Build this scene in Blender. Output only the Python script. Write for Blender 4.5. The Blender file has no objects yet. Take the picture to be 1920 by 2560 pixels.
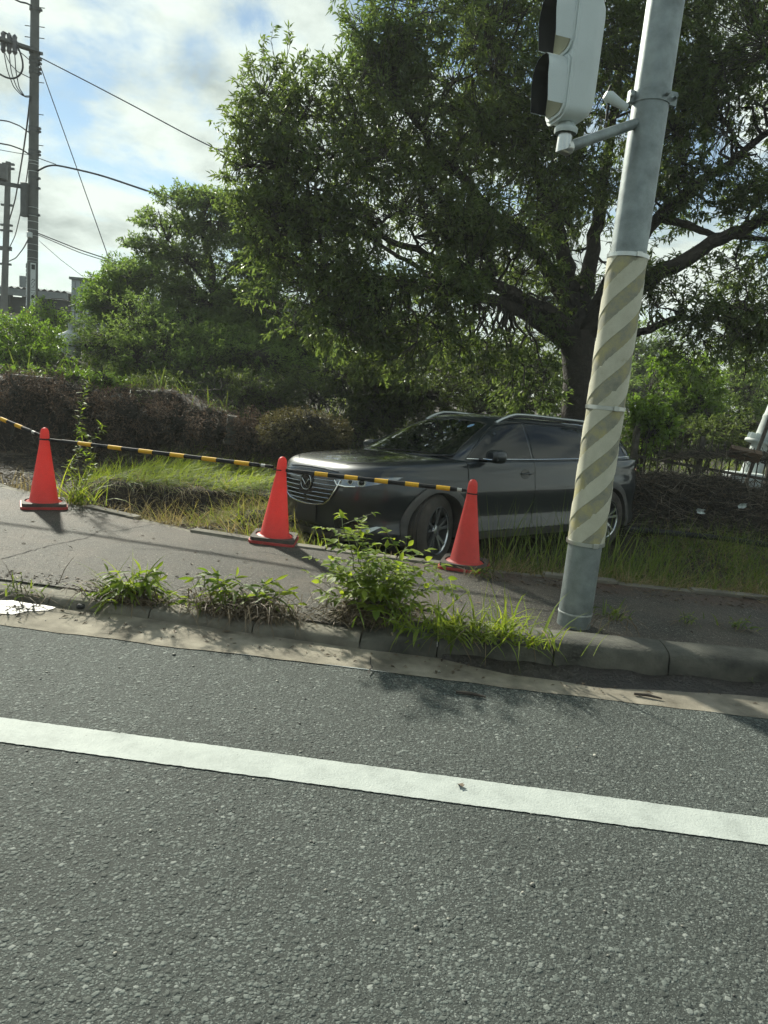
import bpy, bmesh, math, random
import numpy as np
from mathutils import Vector, Matrix
from mathutils.bvhtree import BVHTree
from mathutils.geometry import delaunay_2d_cdt
random.seed(7); rng = np.random.default_rng(7)
SC = bpy.context.scene; COL = SC.collection
PI = math.pi
# ------------------------------------------------------------------ camera
PITCH, ROLL, YAW, CAMH, FPX = 0.1745, 0.0967, -0.0649, 1.4164, 1776.0
def _camR():
    fw = np.array([math.sin(YAW)*math.cos(PITCH), math.cos(YAW)*math.cos(PITCH), -math.sin(PITCH)])
    rt = np.array([math.cos(YAW), -math.sin(YAW), 0.0]); up = np.cross(rt, fw)
    c, s = math.cos(ROLL), math.sin(ROLL)
    return np.stack([c*rt+s*up, -s*rt+c*up, fw])
CR = _camR(); CC = np.array([0, 0, CAMH])
def at(u, w, z=0.0):            # where the sight line of a photo point meets a level z
    d = CR.T @ np.array([(u-960)/FPX, -(w-1280)/FPX, 1.0]); t = (z-CAMH)/d[2]; return CC+d*t
def aty(u, w, y):               # ... or a distance y from the road's near line
    d = CR.T @ np.array([(u-960)/FPX, -(w-1280)/FPX, 1.0]); t = y/d[1]; return CC+d*t
cam = bpy.data.cameras.new('camera'); camo = bpy.data.objects.new('camera', cam); COL.objects.link(camo)
m = Matrix.Identity(4)
for i in range(3):
    m[i][0] = CR[0][i]; m[i][1] = CR[1][i]; m[i][2] = -CR[2][i]; m[i][3] = CC[i]
camo.matrix_world = m
cam.sensor_fit = 'VERTICAL'; cam.sensor_height = 24.0; cam.lens = FPX/2560*24.0
cam.clip_start = 0.05; cam.clip_end = 3000
SC.camera = camo
# ------------------------------------------------------------------ sky, sun, exposure
SUN_EL, SUN_AZ = math.radians(32), math.radians(36)      # azimuth left of +Y
wd = bpy.data.worlds.new('World'); SC.world = wd; wd.use_nodes = True
nt = wd.node_tree; nt.nodes.clear()
def nd(nt, t, **kw):
    n = nt.nodes.new(t)
    for k, v in kw.items():
        if k.startswith('i_'):
            key = k[2:]; key = int(key) if key.isdigit() else key.replace('_', ' ')
            n.inputs[key].default_value = v
        else: setattr(n, k, v)
    return n
def ramp(nt, pts, fac=None, interp='LINEAR'):
    r = nt.nodes.new('ShaderNodeValToRGB'); cr = r.color_ramp; cr.interpolation = interp
    while len(cr.elements) < len(pts): cr.elements.new(0.5)
    for e, (p, c) in zip(cr.elements, pts):
        e.position = p; e.color = c if len(c) == 4 else (*c, 1)
    if fac is not None: nt.links.new(fac, r.inputs[0])
    return r
L = nt.links.new
sky = nd(nt, 'ShaderNodeTexSky', sky_type='NISHITA', sun_disc=False, sun_elevation=SUN_EL, sun_rotation=-SUN_AZ)
sky.air_density = 1.0; sky.dust_density = 0.0; sky.ozone_density = 1.0
tc = nd(nt, 'ShaderNodeTexCoord')
sep = nd(nt, 'ShaderNodeSeparateXYZ'); L(tc.outputs['Generated'], sep.inputs[0])
az = nd(nt, 'ShaderNodeMath', operation='MAXIMUM', i_1=0.0); L(sep.outputs[2], az.inputs[0])
ad = nd(nt, 'ShaderNodeMath', operation='ADD', i_1=0.28); L(az.outputs[0], ad.inputs[0])
dx = nd(nt, 'ShaderNodeMath', operation='DIVIDE'); L(sep.outputs[0], dx.inputs[0]); L(ad.outputs[0], dx.inputs[1])
dy = nd(nt, 'ShaderNodeMath', operation='DIVIDE'); L(sep.outputs[1], dy.inputs[0]); L(ad.outputs[0], dy.inputs[1])
cmb = nd(nt, 'ShaderNodeCombineXYZ', i_2=1.3); L(dx.outputs[0], cmb.inputs[0]); L(dy.outputs[0], cmb.inputs[1])
n1 = nd(nt, 'ShaderNodeTexNoise', i_Scale=2.0, i_Detail=10.0, i_Roughness=0.60, i_Distortion=0.3); L(cmb.outputs[0], n1.inputs['Vector'])
cf = ramp(nt, [(0.40, (0, 0, 0)), (0.56, (1, 1, 1))], n1.outputs['Fac'], 'EASE')
n2 = nd(nt, 'ShaderNodeTexNoise', i_Scale=3.6, i_Detail=9.0, i_Roughness=0.6); L(cmb.outputs[0], n2.inputs['Vector'])
cc = ramp(nt, [(0.36, (2.45, 2.85, 2.65)), (0.50, (3.95, 4.45, 4.1)), (0.61, (4.8, 5.35, 4.9))], n2.outputs['Fac'])
skt = nd(nt, 'ShaderNodeMix', data_type='RGBA', blend_type='MULTIPLY'); skt.inputs[0].default_value = 1
L(sky.outputs[0], skt.inputs[6]); skt.inputs[7].default_value = (0.70, 0.68, 0.60, 1)
mx = nd(nt, 'ShaderNodeMix', data_type='RGBA'); hzr = nd(nt, 'ShaderNodeMapRange', interpolation_type='SMOOTHSTEP', i_1=0.24, i_2=0.03, i_3=0.0, i_4=0.9); L(sep.outputs[2], hzr.inputs[0])
hmx = nd(nt, 'ShaderNodeMath', operation='MAXIMUM'); L(cf.outputs[0], hmx.inputs[0]); L(hzr.outputs[0], hmx.inputs[1])
L(hmx.outputs[0], mx.inputs[0]); L(skt.outputs[2], mx.inputs[6]); L(cc.outputs[0], mx.inputs[7])
bg = nd(nt, 'ShaderNodeBackground', i_Strength=0.1); L(mx.outputs[2], bg.inputs[0])
wo = nd(nt, 'ShaderNodeOutputWorld'); L(bg.outputs[0], wo.inputs[0])
sun = bpy.data.lights.new('sun', 'SUN'); suno = bpy.data.objects.new('sun', sun); COL.objects.link(suno)
sun.energy = 4.3; sun.angle = math.radians(3.0); sun.color = (1.0, 0.98, 0.84)
sd = Vector((-math.sin(SUN_AZ)*math.cos(SUN_EL), math.cos(SUN_AZ)*math.cos(SUN_EL), math.sin(SUN_EL)))
suno.rotation_euler = sd.to_track_quat('Z', 'Y').to_euler(); suno.location = sd*60
vs = SC.view_settings; vs.view_transform = 'Standard'; vs.look = 'None'; vs.gamma = 1; vs.use_curve_mapping = False; vs.exposure = 1.0
SC.render.engine = 'CYCLES'; SC.cycles.use_denoising = True; SC.cycles.adaptive_threshold = 0.03; SC.cycles.max_bounces = 7; SC.cycles.transparent_max_bounces = 8
SC.cycles.sample_clamp_indirect = 6.0; SC.cycles.caustics_reflective = False; SC.cycles.caustics_refractive = False

# ------------------------------------------------------------------ materials
def newmat(name):
    m = bpy.data.materials.new(name); m.use_nodes = True
    return m, m.node_tree, m.node_tree.nodes['Principled BSDF']
def obco(nt): return nd(nt, 'ShaderNodeTexCoord').outputs['Object']
def geopos(nt): return nd(nt, 'ShaderNodeNewGeometry').outputs['Position']
def simple(name, c, rough=0.6, metal=0.0, var=0.15, vs=6.0, bump=0.0, bs=60.0, c2=None, spec=0.5, coat=0.0, world=False, bd=0.01):
    m, nt, b = newmat(name); v = geopos(nt) if world else obco(nt)
    n = nd(nt, 'ShaderNodeTexNoise', i_Scale=vs, i_Detail=5.0, i_Roughness=0.6); nt.links.new(v, n.inputs['Vector'])
    ca = tuple(x*(1-var) for x in c); cb = tuple(min(1, x*(1+var)) for x in (c2 or c))
    r = ramp(nt, [(0.3, ca), (0.7, cb)], n.outputs['Fac']); nt.links.new(r.outputs[0], b.inputs['Base Color'])
    b.inputs['Roughness'].default_value = rough; b.inputs['Metallic'].default_value = metal
    b.inputs['Specular IOR Level'].default_value = spec; b.inputs['Coat Weight'].default_value = coat; b.inputs['Coat Roughness'].default_value = 0.04
    if bump:
        n2 = nd(nt, 'ShaderNodeTexNoise', i_Scale=bs, i_Detail=4.0); nt.links.new(v, n2.inputs['Vector'])
        bp = nd(nt, 'ShaderNodeBump', i_Strength=bump, i_Distance=bd); nt.links.new(n2.outputs['Fac'], bp.inputs['Height']); nt.links.new(bp.outputs[0], b.inputs['Normal'])
    return m
def leafmat(name, c1, c2, trans=0.4, rough=0.35, tcol=None, spec=0.5):
    m, nt, b = newmat(name)
    a = nd(nt, 'ShaderNodeAttribute', attribute_name='lc')
    r = ramp(nt, [(0.0, c1), (1.0, c2)], a.outputs['Fac']); nt.links.new(r.outputs[0], b.inputs['Base Color'])
    b.inputs['Roughness'].default_value = rough; b.inputs['Specular IOR Level'].default_value = spec
    t = nd(nt, 'ShaderNodeBsdfTranslucent')
    mm = nd(nt, 'ShaderNodeMix', data_type='RGBA', blend_type='MULTIPLY'); mm.inputs[0].default_value = 1
    nt.links.new(r.outputs[0], mm.inputs[6]); mm.inputs[7].default_value = (*(tcol or (1.9, 1.7, 0.9)), 1)
    nt.links.new(mm.outputs[2], t.inputs[0])
    ms = nd(nt, 'ShaderNodeMixShader'); ms.inputs[0].default_value = trans
    nt.links.new(b.outputs[0], ms.inputs[1]); nt.links.new(t.outputs[0], ms.inputs[2])
    nt.links.new(ms.outputs[0], nt.nodes['Material Output'].inputs[0])
    return m
def asphalt(name, scale, dark, mid, lite, rough=0.85, bump=0.5, stain=None, spec=0.3, cover=(0.30, 0.55), edge=None):
    """stones of three sizes set in dark binder"""
    m, nt, b = newmat(name); v = geopos(nt); K = nt.links.new
    wob = nd(nt, 'ShaderNodeTexNoise', i_Scale=scale*1.3, i_Detail=2.0); K(v, wob.inputs['Vector'])
    va = nd(nt, 'ShaderNodeMix', data_type='RGBA', blend_type='LINEAR_LIGHT'); va.inputs[0].default_value = 0.35/scale
    K(v, va.inputs[6]); K(wob.outputs['Color'], va.inputs[7])
    bn = nd(nt, 'ShaderNodeTexNoise', i_Scale=scale*7, i_Detail=3.0, i_Roughness=0.7); K(v, bn.inputs['Vector'])
    base = ramp(nt, [(0.3, tuple(x*0.55 for x in dark)), (0.55, dark), (0.75, mid)], bn.outputs['Fac'])
    col = base.outputs[0]; hgt_ = None
    for k, (sc, lo, hi, hh) in enumerate(((scale*3.4, 0.25, 0.60, 0.25), (scale*1.9, cover[0]-.05, cover[1], 0.5), (scale, cover[0]-.22, cover[1]-.06, 1.0))):
        vo = nd(nt, 'ShaderNodeTexVoronoi', i_Scale=sc); K(va.outputs[2], vo.inputs['Vector'])
        sx = nd(nt, 'ShaderNodeSeparateColor'); K(vo.outputs['Color'], sx.inputs[0])
        rad = nd(nt, 'ShaderNodeMapRange', i_3=lo, i_4=hi); K(sx.outputs[1], rad.inputs[0])
        df = nd(nt, 'ShaderNodeMath', operation='SUBTRACT'); K(rad.outputs[0], df.inputs[0]); K(vo.outputs['Distance'], df.inputs[1])
        mk = nd(nt, 'ShaderNodeMapRange', i_1=0.0, i_2=0.10); K(df.outputs[0], mk.inputs[0])
        chip = ramp(nt, [(0.0, tuple(x*1.05 for x in dark)), (0.5, mid), (0.88, tuple(x*1.4 for x in mid)), (0.985, lite)], sx.outputs[0])
        mc = nd(nt, 'ShaderNodeMix', data_type='RGBA'); K(mk.outputs[0], mc.inputs[0]); K(col, mc.inputs[6]); K(chip.outputs[0], mc.inputs[7]); col = mc.outputs[2]
        hm = nd(nt, 'ShaderNodeMapRange', i_1=0.0, i_2=0.30, i_3=0.0, i_4=hh); K(df.outputs[0], hm.inputs[0])
        if hgt_ is None: hgt_ = hm.outputs[0]
        else:
            mxn = nd(nt, 'ShaderNodeMath', operation='MAXIMUM'); K(hgt_, mxn.inputs[0]); K(hm.outputs[0], mxn.inputs[1]); hgt_ = mxn.outputs[0]
    big = nd(nt, 'ShaderNodeTexNoise', i_Scale=0.9, i_Detail=5.0, i_Roughness=0.65); K(v, big.inputs['Vector'])
    br = ramp(nt, [(0.3, (0.82,)*3), (0.7, (1.18,)*3)], big.outputs['Fac'])
    c2 = nd(nt, 'ShaderNodeMix', data_type='RGBA', blend_type='MULTIPLY'); c2.inputs[0].default_value = 1; K(col, c2.inputs[6]); K(br.outputs[0], c2.inputs[7]); out = c2.outputs[2]
    if stain:
        sn = nd(nt, 'ShaderNodeTexNoise', i_Scale=stain[1], i_Detail=6.0, i_Roughness=0.7); K(v, sn.inputs['Vector'])
        sr = ramp(nt, [(stain[2], (0, 0, 0)), (stain[3], (1, 1, 1))], sn.outputs['Fac'])
        c3 = nd(nt, 'ShaderNodeMix', data_type='RGBA'); K(sr.outputs[0], c3.inputs[0]); K(out, c3.inputs[6]); c3.inputs[7].default_value = (*stain[0], 1); out = c3.outputs[2]
    if edge:
        sp_ = nd(nt, 'ShaderNodeSeparateXYZ'); K(v, sp_.inputs[0]); e1 = nd(nt, 'ShaderNodeMapRange', i_1=edge[1], i_2=edge[2], i_4=1.1); K(sp_.outputs[1], e1.inputs[0])
        en = nd(nt, 'ShaderNodeTexNoise', i_Scale=2.4, i_Detail=7.0, i_Roughness=0.7); K(v, en.inputs['Vector']); er = ramp(nt, [(0.38, (0, 0, 0)), (0.66, (1, 1, 1))], en.outputs['Fac']); em_ = nd(nt, 'ShaderNodeMath', operation='MULTIPLY'); K(e1.outputs[0], em_.inputs[0]); K(er.outputs[0], em_.inputs[1]); e2 = nd(nt, 'ShaderNodeMapRange', i_1=-0.9, i_2=0.5); K(sp_.outputs[0], e2.inputs[0]); e3 = nd(nt, 'ShaderNodeMath', operation='MULTIPLY'); K(em_.outputs[0], e3.inputs[0]); K(e2.outputs[0], e3.inputs[1]); em_ = e3
        c4 = nd(nt, 'ShaderNodeMix', data_type='RGBA'); K(em_.outputs[0], c4.inputs[0]); K(out, c4.inputs[6]); c4.inputs[7].default_value = (*edge[0], 1); out = c4.outputs[2]
    K(out, b.inputs['Base Color']); b.inputs['Roughness'].default_value = rough; b.inputs['Specular IOR Level'].default_value = spec
    bp = nd(nt, 'ShaderNodeBump', i_Strength=bump, i_Distance=0.004); K(hgt_, bp.inputs['Height']); K(bp.outputs[0], b.inputs['Normal'])
    return m
MT = {}
MT['asphalt'] = asphalt('asphalt', 54, (0.038, 0.044, 0.040), (0.082, 0.094, 0.086), (0.185, 0.20, 0.185), bump=1.0, cover=(0.36, 0.66))
MT['walk'] = asphalt('walk_asphalt', 60, (0.042, 0.039, 0.033), (0.090, 0.084, 0.070), (0.24, 0.225, 0.19), rough=0.75, bump=1.0, spec=0.2, stain=((0.135, 0.108, 0.084), 1.1, 0.46, 0.82), cover=(0.34, 0.60), edge=((0.10, 0.060, 0.045), 5.10, 5.48))
MT['gutter'] = simple('gutter_concrete', (0.19, 0.170, 0.133), 0.9, spec=.15, var=0.35, vs=5, bump=0.5, bs=160, world=True, c2=(0.25, 0.225, 0.18), bd=0.006)
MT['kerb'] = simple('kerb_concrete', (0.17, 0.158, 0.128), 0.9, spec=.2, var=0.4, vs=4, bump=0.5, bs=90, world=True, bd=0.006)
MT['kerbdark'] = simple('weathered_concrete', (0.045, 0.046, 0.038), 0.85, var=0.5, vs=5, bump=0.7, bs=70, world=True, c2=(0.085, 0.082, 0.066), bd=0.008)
m, nt, b = newmat('road_paint'); v = geopos(nt)
nz = nd(nt, 'ShaderNodeTexNoise', i_Scale=7.0, i_Detail=9.0, i_Roughness=0.75); nt.links.new(v, nz.inputs['Vector']); r = ramp(nt, [(0.30, (0.29, 0.315, 0.295)), (0.5, (0.375, 0.405, 0.38)), (0.7, (0.43, 0.46, 0.43))], nz.outputs['Fac'])
n3 = nd(nt, 'ShaderNodeTexNoise', i_Scale=75.0, i_Detail=6.0, i_Roughness=0.7); nt.links.new(v, n3.inputs['Vector']); r3 = ramp(nt, [(0.27, (1, 1, 1)), (0.36, (0, 0, 0))], n3.outputs['Fac'])
mw = nd(nt, 'ShaderNodeMix', data_type='RGBA'); nt.links.new(r3.outputs[0], mw.inputs[0]); nt.links.new(r.outputs[0], mw.inputs[6]); mw.inputs[7].default_value = (0.08, 0.085, 0.078, 1); nt.links.new(mw.outputs[2], b.inputs['Base Color']); b.inputs['Roughness'].default_value = 0.75; b.inputs['Specular IOR Level'].default_value = 0.3
n2 = nd(nt, 'ShaderNodeTexNoise', i_Scale=140.0, i_Detail=4.0); nt.links.new(v, n2.inputs['Vector']); bp = nd(nt, 'ShaderNodeBump', i_Strength=0.7, i_Distance=0.003); nt.links.new(n2.outputs['Fac'], bp.inputs['Height']); nt.links.new(bp.outputs[0], b.inputs['Normal']); MT['paint'] = m
MT['mud'] = simple('wet_mud', (0.05, 0.037, 0.026), 0.7, var=0.5, vs=5, bump=0.9, bs=26, world=True, c2=(0.075, 0.058, 0.042), bd=0.05)
MT['silt'] = simple('dark_silt', (0.028, 0.024, 0.020), 0.55, var=0.5, vs=22, bump=0.9, bs=55, world=True, bd=0.02)
MT['cone'] = None
# ------------------------------------------------------------------ mesh helpers
def tag(o, label=None, cat=None, group=None, kind=None):
    if label: o['label'] = label
    if cat: o['category'] = cat
    if group: o['group'] = group
    if kind: o['kind'] = kind
    return o
def empty(name, loc=(0, 0, 0), rz=0.0):
    o = bpy.data.objects.new(name, None); o.empty_display_size = 0.1; COL.objects.link(o); o.location = loc; o.rotation_euler = (0, 0, rz); return o
def thing(name, label, cat, loc=(0, 0, 0), rz=0.0, group=None):
    return tag(empty(name, loc, rz), label, cat, group)
def link(name, me, parent=None, mat=None):
    if mat is not None and not me.materials: me.materials.append(mat)
    o = bpy.data.objects.new(name, me); COL.objects.link(o)
    if parent is not None: o.parent = parent
    return o
def meshobj(name, v, f, mat, parent=None, smooth=False):
    me = bpy.data.meshes.new(name); me.from_pydata([tuple(map(float, p)) for p in v], [], f); me.update()
    if smooth: me.shade_smooth()
    return link(name, me, parent, mat)
class MB:
    def __init__(s): s.v = []; s.f = []
    def add(s, v, f):
        b = len(s.v); s.v += [tuple(map(float, p)) for p in v]; s.f += [tuple(i+b for i in q) for q in f]; return s
    def box(s, c, d, R=None):
        x, y, z = (k/2 for k in d); P = np.array([(a*x, b*y, e*z) for a in (-1, 1) for b in (-1, 1) for e in (-1, 1)])
        if R is not None: P = P @ np.asarray(R).T
        P = P+np.asarray(c)
        return s.add(P, [(0, 1, 3, 2), (4, 6, 7, 5), (0, 4, 5, 1), (2, 3, 7, 6), (0, 2, 6, 4), (1, 5, 7, 3)])
    def tube(s, pts, rad, n=8, cap=True):
        pts = np.asarray(pts, float); k = len(pts); rad = np.broadcast_to(np.asarray(rad, float), (k,))
        T = np.gradient(pts, axis=0); T /= np.linalg.norm(T, axis=1)[:, None]+1e-12
        u = np.cross(T[0], (0, 0, 1.0) if abs(T[0][2]) < 0.9 else (1.0, 0, 0)); u /= np.linalg.norm(u)
        V = []; a = np.arange(n)*2*PI/n
        for i in range(k):
            u = u-T[i]*np.dot(u, T[i]); u /= np.linalg.norm(u)+1e-12; w = np.cross(T[i], u)
            V.append(pts[i]+rad[i]*(np.cos(a)[:, None]*u+np.sin(a)[:, None]*w))
        V = np.concatenate(V); F = []
        for i in range(k-1):
            for j in range(n):
                F.append((i*n+j, i*n+(j+1) % n, (i+1)*n+(j+1) % n, (i+1)*n+j))
        if cap: F.append(tuple(range(n-1, -1, -1))); F.append(tuple((k-1)*n+j for j in range(n)))
        return s.add(V, F)
    def lathe(s, prof, n=32, c=(0, 0, 0), R=None, close=False):     # prof: (r, z) about z
        a = np.arange(n)*2*PI/n; V = []
        for r, z in prof: V.append(np.stack([r*np.cos(a), r*np.sin(a), np.full(n, z)], 1))
        V = np.concatenate(V)
        if R is not None: V = V @ np.asarray(R).T
        V = V+np.asarray(c); F = []; k = len(prof)
        for i in range(k if close else k-1):
            for j in range(n): F.append((i*n+j, i*n+(j+1) % n, ((i+1) % k)*n+(j+1) % n, ((i+1) % k)*n+j))
        return s.add(V, F)
    def prism(s, poly, h, R=None, c=(0, 0, 0)):   # poly (x,y) extruded along z 0..h
        n = len(poly); V = np.array([(x, y, 0) for x, y in poly]+[(x, y, h) for x, y in poly], float)
        if R is not None: V = V @ np.asarray(R).T
        V = V+np.asarray(c)
        return s.add(V, [tuple(range(n-1, -1, -1)), tuple(range(n, 2*n))]+[(i, (i+1) % n, n+(i+1) % n, n+i) for i in range(n)])
    def build(s, name, mat, parent=None, smooth=False, bevel=0.0):
        o = meshobj(name, s.v, s.f, mat, parent, smooth)
        if smooth: o.data.set_sharp_from_angle(angle=math.radians(40))
        if bevel:
            bm = bmesh.new(); bm.from_mesh(o.data); bmesh.ops.recalc_face_normals(bm, faces=bm.faces)
            ed = [e for e in bm.edges if len(e.link_faces) == 2 and e.calc_face_angle(0) > 0.6]
            bmesh.ops.bevel(bm, geom=ed, offset=bevel, segments=2, affect='EDGES', profile=0.6); bm.to_mesh(o.data); bm.free()
        return o
def trimesh(name, V, T, mat, parent=None, lc=None, smooth=False):
    """V (n,3), T (m,3) numpy; lc one float per triangle"""
    me = bpy.data.meshes.new(name); n, k = len(V), len(T)
    me.vertices.add(n); me.vertices.foreach_set('co', np.ascontiguousarray(V, np.float32).ravel())
    me.loops.add(3*k); me.loops.foreach_set('vertex_index', np.ascontiguousarray(T, np.int32).ravel())
    me.polygons.add(k); me.polygons.foreach_set('loop_start', np.arange(0, 3*k, 3, dtype=np.int32))
    if smooth: me.polygons.foreach_set('use_smooth', np.ones(k, bool))
    me.update(calc_edges=True)
    if lc is not None:
        at_ = me.attributes.new('lc', 'FLOAT', 'FACE'); at_.data.foreach_set('value', np.ascontiguousarray(lc, np.float32))
    return link(name, me, parent, mat)
def unit(a): return a/(np.linalg.norm(a, axis=-1, keepdims=True)+1e-9)
def rdir(n): return unit(rng.normal(size=(n, 3)))
def leaf_tris(P, D, Nn, Ln, Wd, fold=0.25):
    """diamond leaves with a folded midrib: P base, D direction, Nn rough normal"""
    D = unit(D); S = unit(np.cross(D, Nn)); U = np.cross(S, D); n = len(P); Ln = Ln[:, None]; Wd = Wd[:, None]
    tip = P+D*Ln-U*Ln*0.12; mid = P+D*Ln*0.45
    a = mid+S*Wd/2+U*Wd*fold; b = mid-S*Wd/2+U*Wd*fold
    V = np.stack([P, a, tip, b], 1).reshape(-1, 3); i = np.arange(n)*4
    T = np.stack([np.stack([i, i+1, i+2], 1), np.stack([i, i+2, i+3], 1)], 1).reshape(-1, 3)
    return V, T
def blade_tris(P, D, Ln, Wd, droop, segs=3):
    """grass blades: start direction D, bending down by droop"""
    n = len(P); S = unit(np.cross(D, np.broadcast_to((0, 0, 1.0), D.shape)+rng.normal(size=D.shape)*0.3)); ring = []; p = P.copy(); d = unit(D)
    for k in range(segs+1):
        w = Wd*(1-(k/segs)**1.6)
        ring.append(p-S*w[:, None]/2); ring.append(p+S*w[:, None]/2)
        p = p+d*(Ln/segs)[:, None]; d = unit(d+np.array([0, 0, -1.0])*(droop/segs)[:, None])
    V = np.stack(ring, 1).reshape(-1, 3); m_ = 2*(segs+1); i = np.arange(n)*m_; T = []
    for k in range(segs):
        T.append(np.stack([i+2*k, i+2*k+1, i+2*k+3], 1)); T.append(np.stack([i+2*k, i+2*k+3, i+2*k+2], 1))
    return V, np.stack(T, 1).reshape(-1, 3)
def prisms(P0, P1, r0, r1):
    """three-sided tapered sticks"""
    n = len(P0); d = unit(P1-P0); u = unit(np.cross(d, rdir(n))); w = np.cross(d, u); V = []
    for P, r in ((P0, r0), (P1, r1)):
        for k in range(3):
            a = 2*PI*k/3; V.append(P+(math.cos(a)*u+math.sin(a)*w)*np.broadcast_to(r, (n,))[:, None])
    V = np.stack(V, 1).reshape(-1, 3); i = np.arange(n)*6; T = []
    for k in range(3):
        k2 = (k+1) % 3; T.append(np.stack([i+k, i+k2, i+3+k2], 1)); T.append(np.stack([i+k, i+3+k2, i+3+k], 1))
    return V, np.stack(T, 1).reshape(-1, 3)
def join(parts):
    V = []; T = []; b = 0
    for v, t in parts: V.append(v); T.append(t+b); b += len(v)
    return np.concatenate(V), np.concatenate(T)
def vnoise(x, y, s, seed=0):
    """cheap smooth noise"""
    r = np.random.default_rng(seed); o = 0
    for k in range(6):
        a = r.uniform(0, 2*PI); f_ = s*r.uniform(0.6, 1.7); p = r.uniform(0, 6.3)
        o = o+np.sin((x*math.cos(a)+y*math.sin(a))*f_+p)
    return o/6
def sstep(a, b, x):
    t = np.clip((x-a)/(b-a), 0, 1); return t*t*(3-2*t)

# ------------------------------------------------------------------ road, gutter, kerb, pavement
def gridmesh(name, xs, ys, zf, mat, kind='structure'):
    X, Y = np.meshgrid(xs, ys); Z = zf(X, Y); V = np.stack([X, Y, Z], -1).reshape(-1, 3); nx, ny = len(xs), len(ys)
    i = (np.arange(ny-1)[:, None]*nx+np.arange(nx-1)[None]).ravel()
    T = np.concatenate([np.stack([i, i+1, i+nx+1], 1), np.stack([i, i+nx+1, i+nx], 1)])
    o = trimesh(name, V, T, mat, smooth=True); o['kind'] = kind; return o
tag(meshobj('road', [(-900, -900, 0), (900, -900, 0), (900, 3.40, 0), (-900, 3.40, 0)], [(0, 1, 2, 3)], MT['asphalt']), kind='structure')
lx = np.unique(np.concatenate([[-300, -40], np.arange(-4, 4.001, .012), [40, 300]])); la = 2.306+rng.uniform(-.0016, .0016, len(lx))+.0015*vnoise(lx, lx*0, 9, 91)+.0015*vnoise(lx, lx*0, 47, 93); lb = 2.477+rng.uniform(-.0016, .0016, len(lx))+.0015*vnoise(lx, lx*0, 9, 92)+.0015*vnoise(lx, lx*0, 53, 94); nl_ = len(lx)
tag(meshobj('lane_marking', [(x_, y_, .004) for x_, y_ in zip(lx, la)]+[(x_, y_, .004) for x_, y_ in zip(lx, lb)], [(i, i+1, nl_+i+1, nl_+i) for i in range(nl_-1)], MT['paint']), kind='structure')
def wav(x, y, a=0.004): return a*vnoise(x, y, 2.2, 3)
gx = np.unique(np.concatenate([[-300, -60, -20], np.arange(-6, 6.01, 0.06), [20, 60, 300]]))
# the gutter slab rises a little towards the kerb; its road edge is ragged
def gutter_z(X, Y): return 0.004+(Y-3.40)*0.03+wav(X, Y, 0.002)
Xg, Kg = np.meshgrid(gx, np.linspace(0, 1, 8)); y0 = 3.385+0.012*vnoise(gx, gx*0, 6, 5)+0.01*vnoise(gx, gx*0, 23, 6); Yg = y0[None]+(3.80-y0[None])*Kg
Vg = np.stack([Xg, Yg, gutter_z(Xg, Yg)], -1).reshape(-1, 3); nx = len(gx); ig = (np.arange(7)[:, None]*nx+np.arange(nx-1)[None]).ravel()
tag(trimesh('gutter', Vg, np.concatenate([np.stack([ig, ig+1, ig+nx+1], 1), np.stack([ig, ig+nx+1, ig+nx], 1)]), MT['gutter'], smooth=True), kind='structure')
FARX = np.array([-300, -9, -6, -4.27, -3.07, -1.94, -1.64, 0.6, 2.7, 8, 300]); FARY = np.array([9.5, 9.5, 8.0, 6.68, 6.11, 5.64, 5.56, 5.47, 5.57, 5.75, 5.75])
def yfar(x): return np.interp(x, FARX, FARY)
def kb(x): return np.interp(x, [-2.4, -0.3, 0.5, 1.9], [3.75, 3.64, 3.65, 3.76])       # foot of the kerb face
WALKZ = 0.075
def walk_z(X, Y): return WALKZ+wav(X, Y, 0.006)-0.012*sstep(0.3, 2.5, X)
wx = np.unique(np.concatenate([[-300, -60, -20, -9], np.arange(-8, 8.01, 0.08), [20, 60, 300]])); K = np.linspace(0, 1, 26)
Xw, Kw = np.meshgrid(wx, K); Yw = (kb(wx)[None]+0.16)+(yfar(wx)[None]-kb(wx)[None]-0.17)*Kw
Vw = np.stack([Xw, Yw, walk_z(Xw, Yw)], -1).reshape(-1, 3); nx = len(wx); iw = (np.arange(25)[:, None]*nx+np.arange(nx-1)[None]).ravel()
walk = tag(trimesh('sidewalk', Vw, np.concatenate([np.stack([iw, iw+1, iw+nx+1], 1), np.stack([iw, iw+nx+1, iw+nx], 1)]), MT['walk'], smooth=True), kind='structure')
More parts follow.
